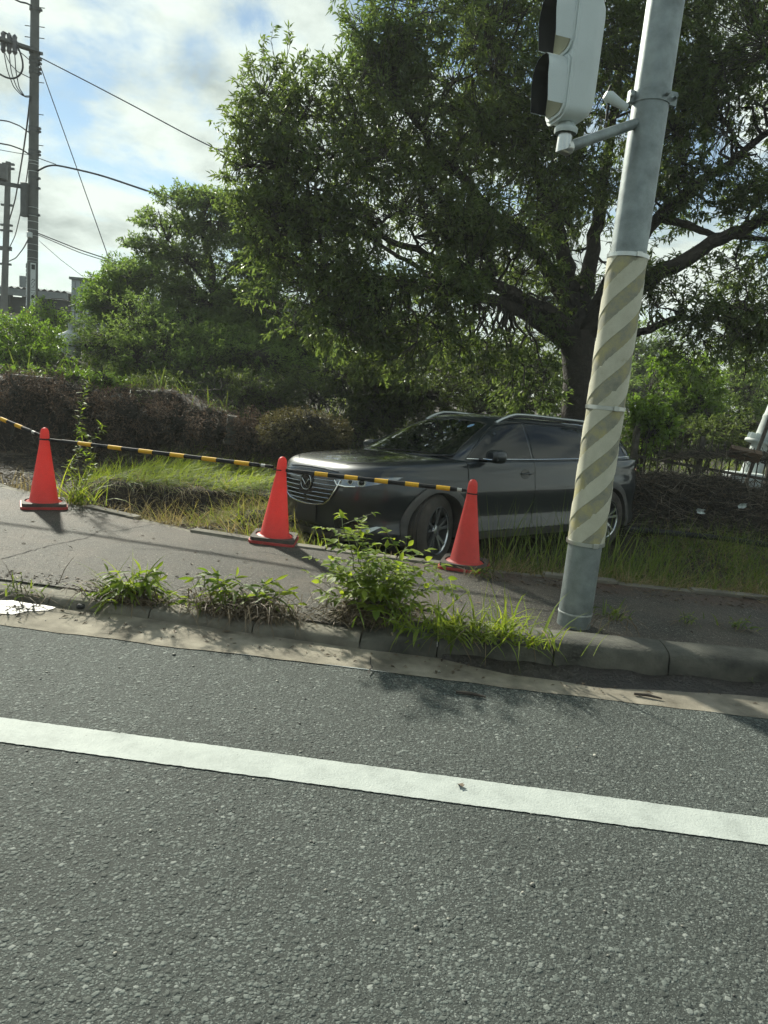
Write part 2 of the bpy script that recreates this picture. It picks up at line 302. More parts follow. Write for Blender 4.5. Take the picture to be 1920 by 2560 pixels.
# kerb stones: low dropped kerb left of the shrub, tall rounded kerb right of it
kerb = tag(empty('kerb'), kind='structure')
def kerb_stone(x0, x1, h0, h1, depth, mat, rnd):
    n = 9; K_ = 9; P = []; r = random.Random(int(x0*977)); chip = r.uniform(.1, .9)
    for k in range(K_):
        f_ = k/(K_-1); x = x0+.004+(x1-x0-.008)*f_; y = float(kb(x)); h = h0+(h1-h0)*f_; e = .006*math.exp(-((f_-chip)/.08)**2)+(.006 if k in (0, K_-1) else 0)
        pr = [(0, -0.03), (.002, h*.30), (.006, h*.60), (.010+rnd*.12, h*.82), (.012+rnd*.40, h*.94), (.02+rnd, h), (depth*.6, h+.001), (depth-.01, h*.99), (depth, -.03)]
        P += [(x, y+a+r.uniform(-.0025, .0025)+(e if 1 < i < 6 else 0), b+r.uniform(-.002, .002)-(e*.8 if 3 < i < 6 else 0)) for i, (a, b) in enumerate(pr)]
    F = [(k*n+i, k*n+i+1, (k+1)*n+i+1, (k+1)*n+i) for k in range(K_-1) for i in range(n-1)]+[tuple(range(n-1, -1, -1)), tuple((K_-1)*n+i for i in range(n))]
    o = meshobj('kerb_stone', P, F, mat, kerb, True); o.data.set_sharp_from_angle(angle=math.radians(50)); o.location.z = r.uniform(-.005, .005); return o
x = -7.5
while x < -0.52:
    kerb_stone(x, x+0.6, 0.062, 0.062, 0.22, MT['kerb'], 0.05); x += 0.6
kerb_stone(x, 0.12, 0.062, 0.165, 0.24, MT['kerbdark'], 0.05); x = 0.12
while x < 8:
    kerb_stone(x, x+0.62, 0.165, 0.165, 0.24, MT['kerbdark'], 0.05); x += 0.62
# concrete edging along the far side of the pavement
edging = tag(empty('pavement_edging'), kind='structure')
x = -6.6
while x < 7:
    x1 = x+0.58; a = np.array([x+.006, yfar(x+.006)]); b = np.array([x1-.006, yfar(x1-.006)]); t = (b-a)/np.linalg.norm(b-a); nn = np.array([-t[1], t[0]])
    sink = -0.02*(random.random() < 0.3)+random.uniform(-.008, .006)
    P = [a-nn*.012, b-nn*.012, b+nn*.085, a+nn*.085]; mb = MB().prism([tuple(p) for p in P], 0.16, c=(0, 0, WALKZ-0.142+sink))
    mb.build('edging_block', MT['kerb'], edging, bevel=0.006); x = x1
# cracks and repair joints in the pavement: thin dark strips lying on it
MT['crack'] = simple('crack_dirt', (0.018, 0.016, 0.013), 0.9)
def crack(px, z, w, par, name='crack', seed=0):
    r = random.Random(seed); P = [at(u, v_, z) for u, v_ in px]; Q = [P[0]]
    for a, b in zip(P, P[1:]):
        n = max(2, int(np.linalg.norm(b-a)/0.03))
        for k in range(1, n+1):
            q = a+(b-a)*k/n; q = q+np.array([r.uniform(-1, 1), r.uniform(-1, 1), 0])*0.008; Q.append(q)
    V = []; F = []
    for i, q in enumerate(Q):
        t = Q[min(i+1, len(Q)-1)]-Q[max(i-1, 0)]; nn = np.array([-t[1], t[0], 0]); nn /= np.linalg.norm(nn)+1e-9; ww = w*r.uniform(0.3, 1.0)*(0.3 if i in (0, len(Q)-1) else 1)
        zz = float(walk_z(q[0], q[1]))+0.003 if par is walk else z
        V += [(q[0]-nn[0]*ww, q[1]-nn[1]*ww, zz), (q[0]+nn[0]*ww, q[1]+nn[1]*ww, zz)]
    F = [(2*i, 2*i+1, 2*i+3, 2*i+2) for i in range(len(Q)-1)]
    return meshobj(name, V, F, MT['crack'], par)
crack([(0, 1398), (70, 1378), (140, 1360), (215, 1345), (260, 1322)], WALKZ, .006, walk, seed=1)
crack([(280, 1330), (380, 1312), (440, 1300)], WALKZ, .004, walk, seed=2)
crack([(330, 1372), (430, 1376), (520, 1380), (570, 1392)], WALKZ, .004, walk, seed=3)
crack([(640, 1378), (720, 1392), (800, 1396)], WALKZ, .004, walk, seed=4)
crack([(1222, 1440), (1232, 1475), (1245, 1500), (1268, 1520)], WALKZ, .008, walk, seed=5)
crack([(1240, 1512), (1320, 1522), (1392, 1527)], WALKZ, .007, walk, seed=6)
crack([(110, 1484), (200, 1497), (330, 1510)], WALKZ, .008, walk, seed=7)
gut = bpy.data.objects['gutter']
crack([(925, 1640), (930, 1660), (922, 1685)], 0.016, .006, gut, seed=9)

# ------------------------------------------------------------------ ground beyond the pavement
def hgt(X, Y):
    X = np.asarray(X, float); Y = np.asarray(Y, float)
    d = Y-yfar(X)
    low = np.interp(X, [-9, -4.6, -3.6, -2.4, -1.7, -0.6, 2.2, 3.2, 6, 30], [-.10, -.22, -.42, -.42, -.12, -.40, -.38, -.16, -.12, -.1])
    z = 0.045+(low-0.045)*sstep(0.0, 1.25, d)
    # turf left standing behind the washed-out hollow, with a ragged cut edge
    ye = 8.0+0.18*vnoise(X, X*0, 3.1, 11)+0.08*vnoise(X, X*0, 9, 12)+0.35*sstep(-3.0, -2.0, X)
    turf = sstep(ye-0.10, ye+0.12, Y)*sstep(-4.7, -3.9, X)*(1-sstep(-1.9, -1.3, X))
    z = z*(1-turf)+(-0.02+0.05*vnoise(X, Y, 2.5, 13))*turf
    # dry grass hump between the hollow and the middle cone
    z = z+0.22*np.exp(-((X+1.9)/0.42)**2-((Y-6.9)/0.7)**2)
    # the cut bank behind
    top = np.interp(X, [-30, -12, -6.5, -5.2, -4.4, -3.8, -3.0, -2.3, -1.6, -0.8, 30], [1.1, 1.1, 1.0, 0.97, 1.0, .84, .60, .42, .22, .10, .10])
    yb = 11.0+0.25*vnoise(X, X*0, 2.0, 15)+0.10*vnoise(X, X*0, 7, 16)
    w = sstep(yb-0.28, yb+0.32, Y)
    z = z*(1-w)+top*w
    # it goes on rising to the left towards the utility pole
    z = z+0.95*sstep(12.5, 21, Y)*(1-sstep(-9, -3, X))
    rough = 0.03*vnoise(X, Y, 7, 17)+0.018*vnoise(X, Y, 17, 18)+0.010*vnoise(X, Y, 41, 19)
    face = w*(1-w)*4
    z = z+rough*(0.35+1.2*sstep(0.2, 1.0, d)*(d < 9))*sstep(0.02, 0.3, d)+face*(0.15*vnoise(X, Y+2*z, 6, 20)+0.08*vnoise(X, Y+z, 15, 22)+0.04*vnoise(X, Y, 31, 21))
    return z
m, nt, b = newmat('ground_soil'); v = geopos(nt)
nz = nd(nt, 'ShaderNodeTexNoise', i_Scale=3.0, i_Detail=8.0, i_Roughness=0.7); nt.links.new(v, nz.inputs['Vector'])
r = ramp(nt, [(0.25, (0.016, 0.012, 0.009)), (0.45, (0.034, 0.025, 0.018)), (0.62, (0.058, 0.044, 0.031)), (0.8, (0.10, 0.076, 0.053))], nz.outputs['Fac']); nt.links.new(r.outputs[0], b.inputs['Base Color'])
b.inputs['Roughness'].default_value = 0.75; b.inputs['Specular IOR Level'].default_value = 0.3
n2 = nd(nt, 'ShaderNodeTexNoise', i_Scale=24.0, i_Detail=8.0, i_Roughness=0.75); nt.links.new(v, n2.inputs['Vector'])
bp = nd(nt, 'ShaderNodeBump', i_Strength=0.9, i_Distance=0.05); nt.links.new(n2.outputs['Fac'], bp.inputs['Height']); nt.links.new(bp.outputs[0], b.inputs['Normal'])
MT['soil'] = m
gx = np.unique(np.concatenate([[-900, -200, -80, -40, -25, -18, -14], np.arange(-11, 7.01, 0.06), [8, 10, 13, 18, 30, 80, 200, 900]]))
gd = np.concatenate([np.arange(0, 6.6, 0.06), np.arange(6.6, 20, 0.5), [24, 30, 45, 70, 120, 300, 900]])
Xs, Ds = np.meshgrid(gx, gd); Ys = Ds+yfar(gx)[None]+0.06; Vs = np.stack([Xs, Ys, hgt(Xs, Ys)], -1).reshape(-1, 3); nx = len(gx)
ii = (np.arange(len(gd)-1)[:, None]*nx+np.arange(nx-1)[None]).ravel()
tag(trimesh('ground', Vs, np.concatenate([np.stack([ii, ii+1, ii+nx+1], 1), np.stack([ii, ii+nx+1, ii+nx], 1)]), MT['soil'], smooth=True), kind='structure')
# silt washed into the gutter against the tall kerb, and a wet patch at the left
sx_ = np.arange(0.15, 6, 0.03); sk = np.linspace(0, 1, 9); Xq, Kq = np.meshgrid(sx_, sk)
wid = np.interp(sx_, [0.15, 0.5, 1.0, 2.0, 6], [0.02, 0.13, 0.17, 0.12, 0.10])*(1+0.25*vnoise(sx_, sx_*0, 9, 31))
Yq = kb(sx_)[None]+0.01-wid[None]*Kq; Zq = gutter_z(Xq, Yq)+0.035*np.sin(np.clip(1-Kq, 0, 1)*PI/2)*(1+0.5*vnoise(Xq, Yq, 18, 32))-0.004*Kq-0.001
Vq = np.stack([Xq, Yq, Zq], -1).reshape(-1, 3); nx = len(sx_); iq = (np.arange(8)[:, None]*nx+np.arange(nx-1)[None]).ravel()
tag(trimesh('gutter_silt', Vq, np.concatenate([np.stack([iq, iq+1, iq+nx+1], 1), np.stack([iq, iq+nx+1, iq+nx], 1)]), MT['silt'], smooth=True), kind='structure')
m, nt, b = newmat('shallow_water'); b.inputs['Base Color'].default_value = (0.10, 0.09, 0.07, 1); b.inputs['Specular IOR Level'].default_value = .25; b.inputs['Roughness'].default_value = 0.42
nz = nd(nt, 'ShaderNodeTexNoise', i_Scale=60.0, i_Detail=3.0); nt.links.new(geopos(nt), nz.inputs['Vector']); bp = nd(nt, 'ShaderNodeBump', i_Strength=0.5, i_Distance=0.004); nt.links.new(nz.outputs['Fac'], bp.inputs['Height']); nt.links.new(bp.outputs[0], b.inputs['Normal'])
pud = [at(u, w_, 0.013) for u, w_ in [(-60, 1506), (0, 1503), (40, 1503), (80, 1508), (140, 1520), (120, 1527), (70, 1528), (30, 1535), (-20, 1530), (-60, 1528)]]
for p in pud: p[2] = float(gutter_z(p[0], p[1]))+0.004
tag(meshobj('puddle', pud, [tuple(range(len(pud)))], m), kind='structure')

# ------------------------------------------------------------------ grass and litter on the ground (uncountable)
MT['grass_lit'] = leafmat('lush_grass', (0.09, 0.15, 0.022), (0.22, 0.28, 0.05), 0.5, 0.6, spec=.3)
MT['grass_dry'] = leafmat('dry_grass', (0.16, 0.135, 0.065), (0.36, 0.30, 0.165), 0.35, 0.7, (1.3, 1.2, 0.9), .2)
MT['grass_half'] = leafmat('half_dry_grass', (0.12, 0.145, 0.04), (0.30, 0.285, 0.10), 0.42, 0.65, (1.5, 1.4, 0.8), .25)
MT['grass_mid'] = leafmat('verge_grass', (0.055, 0.10, 0.022), (0.15, 0.20, 0.05), 0.45, 0.5, spec=.35)
MT['litter'] = leafmat('leaf_litter', (0.045, 0.03, 0.018), (0.17, 0.125, 0.075), 0.1, 0.7, (1, 1, 1))
MT['root'] = simple('root_bark', (0.11, 0.085, 0.06), 0.8, var=0.4, vs=30)
MT['twig'] = leafmat('drift_twigs', (0.03, 0.025, 0.019), (0.24, 0.20, 0.15), 0.0, 0.75, (1, 1, 1))
def in_poly(P, poly):
    x, y = P[:, 0], P[:, 1]; c = np.zeros(len(P), bool); poly = np.asarray(poly); j = len(poly)-1
    for i in range(len(poly)):
        a, b_ = poly[i], poly[j]
        c ^= ((a[1] > y) != (b_[1] > y)) & (x < (b_[0]-a[0])*(y-a[1])/(b_[1]-a[1]+1e-12)+a[0]); j = i
    return c
def scatter(poly, n):
    poly = np.asarray(poly); lo, hi = poly.min(0), poly.max(0); out = np.zeros((0, 2))
    while len(out) < n:
        P = rng.uniform(lo, hi, (n*2, 2)); out = np.concatenate([out, P[in_poly(P, poly)]])
    return out[:n]
def blades(poly, n, ln, wd, lean, spread, up, droop, clump=0.0):
    P = scatter(poly, n)
    if clump:
        k = vnoise(P[:, 0], P[:, 1], 5, 41)+0.6*vnoise(P[:, 0], P[:, 1], 13, 42); P = P[k > clump-1+rng.random(len(P))*0.8]
    n = len(P); z = hgt(P[:, 0], P[:, 1]); z = np.where(P[:, 1] < yfar(P[:, 0]), WALKZ, z)
    D = unit(np.array([lean[0], lean[1], 0.0])*1.0+rng.normal(size=(n, 3))*spread+np.array([0, 0, up]))
    D[:, 2] = np.abs(D[:, 2])
    return blade_tris(np.stack([P[:, 0], P[:, 1], z-0.01], 1), D, rng.uniform(*ln, n), rng.uniform(*wd, n), np.full(n, droop)*rng.uniform(0.5, 1.5, n))
def stuff(name, label, cat, parts, mat, parent=None):
    V, T = join(parts); per = np.repeat(rng.random(len(T)//2+1), 2)[:len(T)]
    o = trimesh(name, V, T, mat, parent, lc=per); o['kind'] = 'stuff'
    if parent is None: tag(o, label, cat)
    return o
turf_poly = [(-4.3, 8.1), (-3.4, 8.0), (-2.6, 8.3), (-1.9, 8.5), (-1.4, 9.0), (-1.2, 10.0), (-1.6, 10.9), (-3.0, 10.9), (-4.4, 10.8), (-4.9, 9.6)]
stuff('turf_grass', 'long flattened bright green grass behind the washed-out hollow', 'grass',
      [blades(turf_poly, 19000, (.22, .5), (.005, .010), (0.9, -0.4), 0.34, 0.14, 0.5, .55), blades(turf_poly, 700, (.2, .4), (.005, .011), (0.3, -0.2), 0.5, 0.8, 0.8)], MT['grass_lit'])
stuff('matted_grass', 'dry straw-coloured matted grass between the hollow and middle cone', 'grass',
      [blades([(-2.6, 6.0), (-1.2, 5.65), (-0.9, 6.3), (-1.1, 7.2), (-1.5, 8.4), (-2.3, 8.4), (-2.45, 7.2)], 1500, (.15, .4), (.004, .008), (-0.3, -0.5), 0.6, 0.25, 0.9),
       blades([(-4.4, 6.85), (-3.2, 6.2), (-2.2, 5.85), (-1.9, 6.2), (-3.0, 6.6), (-4.3, 7.4)], 900, (.12, .35), (.004, .008), (0.3, -0.4), 0.7, 0.4, 1.0),
       blades([(-4.2, 7.9), (-3.0, 7.7), (-1.9, 8.1), (-1.9, 8.5), (-3.3, 8.25), (-4.3, 8.3)], 800, (.15, .4), (.004, .008), (0.3, -0.8), 0.4, -0.1, 1.2)], MT['grass_dry'])
stuff('half_dry_grass', 'yellow-green flattened grass on the slope left of the middle cone', 'grass', [blades([(-2.5, 6.1), (-1.3, 5.68), (-0.9, 6.2), (-1.1, 7.2), (-1.4, 8.6), (-2.5, 8.5), (-2.5, 7.2)], 3800, (.18, .42), (.005, .009), (-0.5, -0.6), 0.5, 0.2, 0.8, .55)], MT['grass_half'])
stuff('fresh_grass', 'green grass blades growing through the dry mat by the middle cone', 'grass',
      [blades([(-2.2, 5.9), (-1.0, 5.6), (-0.2, 5.55), (0.0, 6.0), (-0.9, 6.3), (-1.2, 7.2), (-1.9, 8.2)], 1300, (.10, .28), (.005, .010), (0.1, -0.3), 0.6, 0.5, 1.0, .45)], MT['grass_lit'])
vr = [(0.3, 5.62), (2.0, 5.68), (7, 5.85), (7, 9.2), (4.2, 9.6), (2.9, 9.5), (2.7, 8.6), (1.8, 7.4), (1.0, 6.9), (0.4, 6.3)]
stuff('verge_grass', 'green grass growing along the verge right of the third cone', 'grass',
      [blades(vr, 9500, (.18, .5), (.005, .011), (-0.1, -0.3), 0.55, 0.75, 0.9, 0.3), blades([(0.35, 5.7), (1.6, 5.75), (2.6, 6.8), (1.9, 7.2), (0.8, 6.5)], 420, (.4, .85), (.006, .012), (0, -0.05), 0.3, 1.3, 0.7)], MT['grass_mid'])
stuff('dead_verge_grass', 'straw and dead stems lying along the pavement edge', 'dry grass',
      [blades([(0.35, 5.5), (7, 5.72), (7, 6.3), (3, 6.3), (0.6, 6.0)], 9000, (.10, .35), (.004, .009), (0.2, -0.5), 0.7, 0.2, 0.8, 0.15), blades(vr, 2600, (.15, .4), (.004, .008), (0.2, -0.4), 0.7, 0.35, 0.8)], MT['grass_dry'])
P = np.concatenate([scatter([(-8, 10.5), (-6, 8.1), (-4.3, 6.8), (-3.1, 6.25), (-1.9, 5.75), (-1.6, 6.4), (-2.1, 7.8), (-4.2, 8.2), (-5, 10.8)], 2600), scatter(vr, 2600), scatter([(-1.3, 5.7), (0.3, 5.6), (0.4, 6.4), (-0.6, 6.3)], 600)])
n = len(P); Pz = np.stack([P[:, 0], P[:, 1], hgt(P[:, 0], P[:, 1])+0.012], 1); D = rdir(n); D[:, 2] *= 0.3
stuff('ground_litter', 'dead leaves and bits of bark strewn over the mud', 'leaf litter', [leaf_tris(Pz, D, rdir(n)*0.5+np.array([0, 0, 1.0]), rng.uniform(.03, .10, n), rng.uniform(.015, .04, n))], MT['litter'])
P = np.concatenate([scatter([(-3.0, 3.93), (0.4, 3.87), (0.4, 4.02), (-3.0, 4.12)], 420), scatter([(0.2, 3.92), (3.2, 4.02), (3.2, 4.3), (0.2, 4.2)], 260), scatter([(0.4, 5.15), (3.2, 5.25), (3.2, 5.55), (0.4, 5.46)], 420), scatter([(-3.0, 3.45), (2.6, 3.45), (2.6, 3.66), (-3.0, 3.66)], 130), scatter([(-3.5, 4.1), (3, 4.1), (3, 5.4), (-3.3, 5.5)], 130)])
n = len(P); zz = np.where(P[:, 1] > 3.85, walk_z(P[:, 0], P[:, 1]), gutter_z(P[:, 0], P[:, 1]))+.004; D = rdir(n)*np.array([1, 1, .1])
stuff('pavement_litter', 'crumbs of soil and dead leaf bits along the pavement edges and gutter', 'leaf litter', [leaf_tris(np.stack([P[:, 0], P[:, 1], zz], 1), D, rdir(n)*.25+np.array([0, 0, 1.0]), rng.uniform(.012, .05, n), rng.uniform(.006, .018, n))], MT['litter'])
# straws, twigs and roots lying on the mud and hanging from the cut bank
P = np.concatenate([scatter([(-7, 10.6), (-4.6, 7.0), (-3.1, 6.3), (-2.2, 6.2), (-2.3, 7.8), (-4.2, 8.0), (-4.8, 10.4)], 2200), scatter([(-8, 10.6), (-1.6, 10.6), (-1.6, 11.5), (-8, 11.5)], 1500)])
n = len(P); Pz = np.stack([P[:, 0], P[:, 1], hgt(P[:, 0], P[:, 1])+0.01], 1); D = rdir(n)*np.array([1, .7, .25])
o = stuff('mud_twigs', 'straw and twigs strewn over the brown mud behind the left cone', 'twigs', [prisms(Pz, Pz+D*rng.uniform(.06, .28, n)[:, None], rng.uniform(.0015, .004, n), .001)], MT['twig'])
def roots(n, x0, x1, seed):
    r = random.Random(seed); mb = MB()
    for k in range(n):
        x = r.uniform(x0, x1); y = 10.75+r.uniform(-.15, .3); z = float(hgt(x, y))+.02; p = np.array([x, y-0.06, z]); pts = [p.copy()]; d = np.array([r.uniform(-1, 1), -.35, r.uniform(-.5, .9)])
        for j in range(6):
            d = d+np.array([r.uniform(-.6, .6), r.uniform(-.25, .15), r.uniform(-.5, .35)]); d /= np.linalg.norm(d); p = p+d*r.uniform(.06, .14); pts.append(p.copy())
        mb.tube(pts, np.linspace(r.uniform(.006, .015), .003, 7), 5)
    return mb
n = 3600; P = np.stack([rng.uniform(-8.5, -1.7, n), rng.uniform(10.55, 11.45, n)], 1); Pz = np.stack([P[:, 0], P[:, 1], hgt(P[:, 0], P[:, 1])-.02], 1); D = unit(rng.normal(size=(n, 3))*np.array([.8, .5, .7])+np.array([0, -.55, .25]))
MT['brush'] = leafmat('red_brown_brush', (0.075, 0.050, 0.035), (0.23, 0.155, 0.105), .25, .7, (1, 1, 1))
stuff('bank_brush', 'reddish brown dead brush and stems sticking out of the cut bank', 'brush', [prisms(Pz, Pz+D*rng.uniform(.06, .32, n)[:, None], rng.uniform(.002, .005, n), .0012), leaf_tris(Pz[::2]+D[::2]*.1, rdir(n//2), rdir(n//2), rng.uniform(.03, .09, n//2), rng.uniform(.01, .03, n//2))], MT['brush'])
tag(roots(46, -6.5, -1.9, 3).build('bank_roots', MT['root'], smooth=True), 'bare tree roots hanging out of the cut mud bank', 'roots', kind='stuff')

# ------------------------------------------------------------------ cones and bars
m, nt, b = newmat('cone_pvc'); nz = nd(nt, 'ShaderNodeTexNoise', i_Scale=9.0, i_Detail=9.0, i_Roughness=.7); nt.links.new(obco(nt), nz.inputs['Vector'])
r = ramp(nt, [(0.22, (0.40, 0.065, 0.052)), (0.36, (0.57, 0.078, 0.064)), (0.5, (0.66, 0.085, 0.072)), (0.70, (0.72, 0.115, 0.10)), (0.82, (0.66, 0.22, 0.19))], nz.outputs['Fac']); nt.links.new(r.outputs[0], b.inputs['Base Color']); b.inputs['Roughness'].default_value = 0.5
t = nd(nt, 'ShaderNodeBsdfTranslucent'); t.inputs[0].default_value = (0.85, 0.16, 0.13, 1); ms = nd(nt, 'ShaderNodeMixShader'); ms.inputs[0].default_value = 0.45
nt.links.new(b.outputs[0], ms.inputs[1]); nt.links.new(t.outputs[0], ms.inputs[2]); nt.links.new(ms.outputs[0], nt.nodes['Material Output'].inputs[0]); MT['cone'] = m
MT['conebase'] = simple('cone_base_pvc', (0.42, 0.045, 0.04), 0.6, var=0.25, vs=12, bump=.2)
MT['rubber'] = simple('dusty_rubber', (0.05, 0.042, 0.036), 0.8, var=0.4, vs=14, bump=.4, bs=80, c2=(0.075, 0.062, 0.05))
MT['black'] = simple('black_plastic', (0.022, 0.022, 0.023), 0.7, var=.3, spec=.2)
MT['yellow'] = simple('yellow_band', (0.72, 0.40, 0.03), 0.65, var=.12, vs=20, spec=.25)
MT['scuff'] = simple('worn_sticker', (0.45, 0.45, 0.42), 0.5)
def rsq(h, r, n=5):
    out = []
    for cx, cy, a0 in ((h-r, h-r, 0), (-h+r, h-r, PI/2), (-h+r, -h+r, PI), (h-r, -h+r, 1.5*PI)):
        out += [(cx+r*math.cos(a0+k*PI/2/n), cy+r*math.sin(a0+k*PI/2/n)) for k in range(n+1)]
    return out
def make_cone(loc, rz, tilt, label):
    z = float(walk_z(loc[0], loc[1])); t = thing('traffic_cone', label, 'traffic cone', (loc[0], loc[1], z), rz, 'red cones along the pavement edge')
    t.rotation_euler = (tilt[0], tilt[1], rz)
    MB().prism(rsq(.19, .05), .022, c=(0, 0, .002)).build('base', MT['conebase'], t, bevel=.004)
    prof = [(.150, .024), (.150, .040), (.142, .048), (.125, .052), (.118, .060), (.0425, .560), (.040, .600), (.037, .655), (.033, .678), (.022, .695), (.008, .702), (.0005, .703)]
    MB().lathe(prof, 40).build('cone_body', MT['cone'], t, True)
    # slip-on rubber weight with a round hole
    ring = [(.157*math.cos(a), .157*math.sin(a)) for a in np.arange(24)*2*PI/24]; sq = rsq(.178, .035); mb = MB(); n = len(sq)
    sqi = [min(range(24), key=lambda k: (ring[k][0]-p[0])**2+(ring[k][1]-p[1])**2) for p in sq]
    V = [(x, y, .0245) for x, y in sq]+[(x, y, .052) for x, y in sq]+[(x, y, .052) for x, y in ring]+[(x, y, .0245) for x, y in ring]; F = [(i, (i+1) % n, n+(i+1) % n, n+i) for i in range(n)]
    for i in range(n):
        a, b_ = sqi[i], sqi[(i+1) % n]; seq = [a]
        while seq[-1] != b_: seq.append((seq[-1]+1) % 24)
        F.append((n+i, n+(i+1) % n)+tuple(2*n+k for k in reversed(seq)))
    F += [(2*n+(k+1) % 24, 2*n+k, 2*n+24+k, 2*n+24+(k+1) % 24) for k in range(24)]
    mb.add(V, F).build('rubber_weight', MT['rubber'], t)
    return t
C1, C2, C3 = (-3.43, 6.005), (-1.253, 5.663), (0.317, 5.516)
make_cone(C1, 0.55, (0, 0), 'leftmost red traffic cone on a diamond-turned base beside the muddy hollow')
make_cone(C2, 0.10, (0, 0.035), 'middle red traffic cone in front of the grey car\'s grille')
make_cone(C3, -0.16, (0, -0.01), 'rightmost red traffic cone in front of the car door, beside the front wheel')
def make_bar(a, b, ra, rb, nb, label, phase=0.12, dull=False):
    a, b = np.array(a, float), np.array(b, float); d = b-a; Ln = np.linalg.norm(d); d /= Ln; t = thing('cone_bar', label, 'barrier bar', tuple(a), 0, 'striped bars hooked over the cones')
    R = .017; a0 = a+d*ra; b0 = b-d*rb; Lr = np.linalg.norm(b0-a0)
    k1 = a0+d*Lr*.06; MB().tube([a0-a, k1-a, k1-a+d*.001, b0-a-d*Lr*.06, b0-a-d*(Lr*.06-.001), b0-a], [R*.78, R*.78, R, R, R*.78, R*.78], 16).build('tube', MT['black'], t, True)
    seg = Lr*(1-.16)/nb
    for i in range(nb):
        p = a0+d*(Lr*.09+seg*(i+phase)); MB().tube([p-a, p-a+d*seg*.44], R+.0012, 16).build('yellow_band', MT['yellow'], t, True)
    for c_, s in ((a, 1), (b, -1)):
        for dz in ((.0,) if s > 0 else (-.016,)):
            ang = np.linspace(0, 2*PI, 25); q = np.stack([.044*np.cos(ang), .044*np.sin(ang), np.full(25, dz)], 1)+c_-a; MB().tube(q[:-1].tolist()+[q[0]], .005, 6).build('ring', MT['black'], t, True)
    p = b0-d*Lr*.05-a; MB().tube([p, p+d*.035], R*.78+.001, 12).build('sticker', MT['scuff'], t, True)
    return t
zr = WALKZ+.60
make_bar((C1[0]-1.95, C1[1]+.62, zr+.42), (C1[0], C1[1], zr+.02), .05, .05, 9, 'glare-washed striped bar running off the left edge from the left cone')
make_bar((C1[0], C1[1], zr), (C2[0], C2[1], zr+.012), .05, .05, 6, 'black and yellow bar between the left and middle cones', .35)
make_bar((C2[0], C2[1], zr-.004), (C3[0], C3[1], zr+.005), .06, .05, 5, 'black and yellow bar between the middle and right cones', .45)

# ------------------------------------------------------------------ signal pole with its wrap
MT['galv'] = simple('galvanised_steel', (0.24, 0.275, 0.275), 0.5, 0.5, var=.28, vs=11, bump=.12, bs=14)
MT['steelband'] = simple('stainless_band', (0.55, 0.57, 0.55), 0.3, 0.85, var=.1)
m, nt, b = newmat('dirty_wrap'); v = obco(nt); nz = nd(nt, 'ShaderNodeTexNoise', i_Scale=9.0, i_Detail=8.0, i_Roughness=.7); nt.links.new(v, nz.inputs['Vector'])
r = ramp(nt, [(0.28, (0.16, 0.168, 0.135)), (0.46, (0.28, 0.275, 0.21)), (0.62, (0.40, 0.36, 0.18)), (0.78, (0.36, 0.35, 0.26))], nz.outputs['Fac']); nt.links.new(r.outputs[0], b.inputs['Base Color']); b.inputs['Roughness'].default_value = .8
MT['wrap'] = m
m, nt, b = newmat('wrap_stripe'); v = obco(nt); nz = nd(nt, 'ShaderNodeTexNoise', i_Scale=6.0, i_Detail=8.0, i_Roughness=.7); nt.links.new(v, nz.inputs['Vector'])
r = ramp(nt, [(0.25, (0.27, 0.245, 0.14)), (0.40, (0.47, 0.455, 0.35)), (0.7, (0.60, 0.585, 0.47))], nz.outputs['Fac']); nt.links.new(r.outputs[0], b.inputs['Base Color']); b.inputs['Roughness'].default_value = .55
wv = nd(nt, 'ShaderNodeTexNoise', i_Scale=240.0, i_Detail=2.0); nt.links.new(v, wv.inputs['Vector']); bp = nd(nt, 'ShaderNodeBump', i_Strength=.35, i_Distance=.002); nt.links.new(wv.outputs['Fac'], bp.inputs['Height']); nt.links.new(bp.outputs[0], b.inputs['Normal'])
MT['stripe'] = m
MT['signw0'] = simple('pale_sealant', (0.42, 0.44, 0.42), .6, var=.3, vs=30)
PX, PY, PR = .965, 4.34, .102
sp = thing('signal_pole', 'thick galvanised steel signal pole with a peeling cream striped wrap', 'pole', (PX, PY, .06))
MB().lathe([(PR, 0), (PR*.985, 1.5), (PR*.96, 3.5), (PR*.93, 6.5)], 48).build('pole', MT['galv'], sp, True)
MB().lathe([(PR-.002, .088), (PR+.003, .090), (PR+.003, .098), (PR-.002, .10)], 48).build('base_seal', MT['signw0'], sp)
z0, z1 = .60-.06, 2.27-.06; RW = PR+.006
MB().lathe([(RW-.004, z0), (RW, z0+.002), (RW, z1-.002), (RW-.004, z1)], 48).build('wrap_sheet', MT['wrap'], sp, True)
pitch = .72; per = .24; hw = .124
for kstart in np.arange(z0-pitch, z1, per):
    mb = MB(); V = []; F = []; nseg = 96; ok = []
    for i in range(nseg+1):
        a = i/nseg*2*PI; zc = kstart+pitch*i/nseg; lo, hi = max(zc, z0+.004), min(zc+hw, z1-.004)
        ro = RW+.0035
        jag = .0016*math.sin(i*1.7+kstart*9)+.0012*math.sin(i*4.1)+(.012*math.sin(i*.9) if (i+int(kstart*50)) % 37 < 4 else 0)
        if hi-lo > .004: ok.append(i)
        lo, hi = (lo, hi) if hi-lo > .004 else (lo, lo)
        hi = hi+jag if hi < z1-.01 else hi
        for rr, zz in ((RW+.0003, lo), (ro, lo+.002), (ro, max(lo+.002, hi-.002)), (RW+.0003, max(lo, hi))): V.append((rr*math.cos(a), rr*math.sin(a), zz))
    for i in range(nseg):
        if i in ok and i+1 in ok:
            for j in range(3): F.append((4*i+j, 4*(i+1)+j, 4*(i+1)+j+1, 4*i+j+1))
    if F: mb.add(V, F).build('wrap_stripe', MT['stripe'], sp, True)
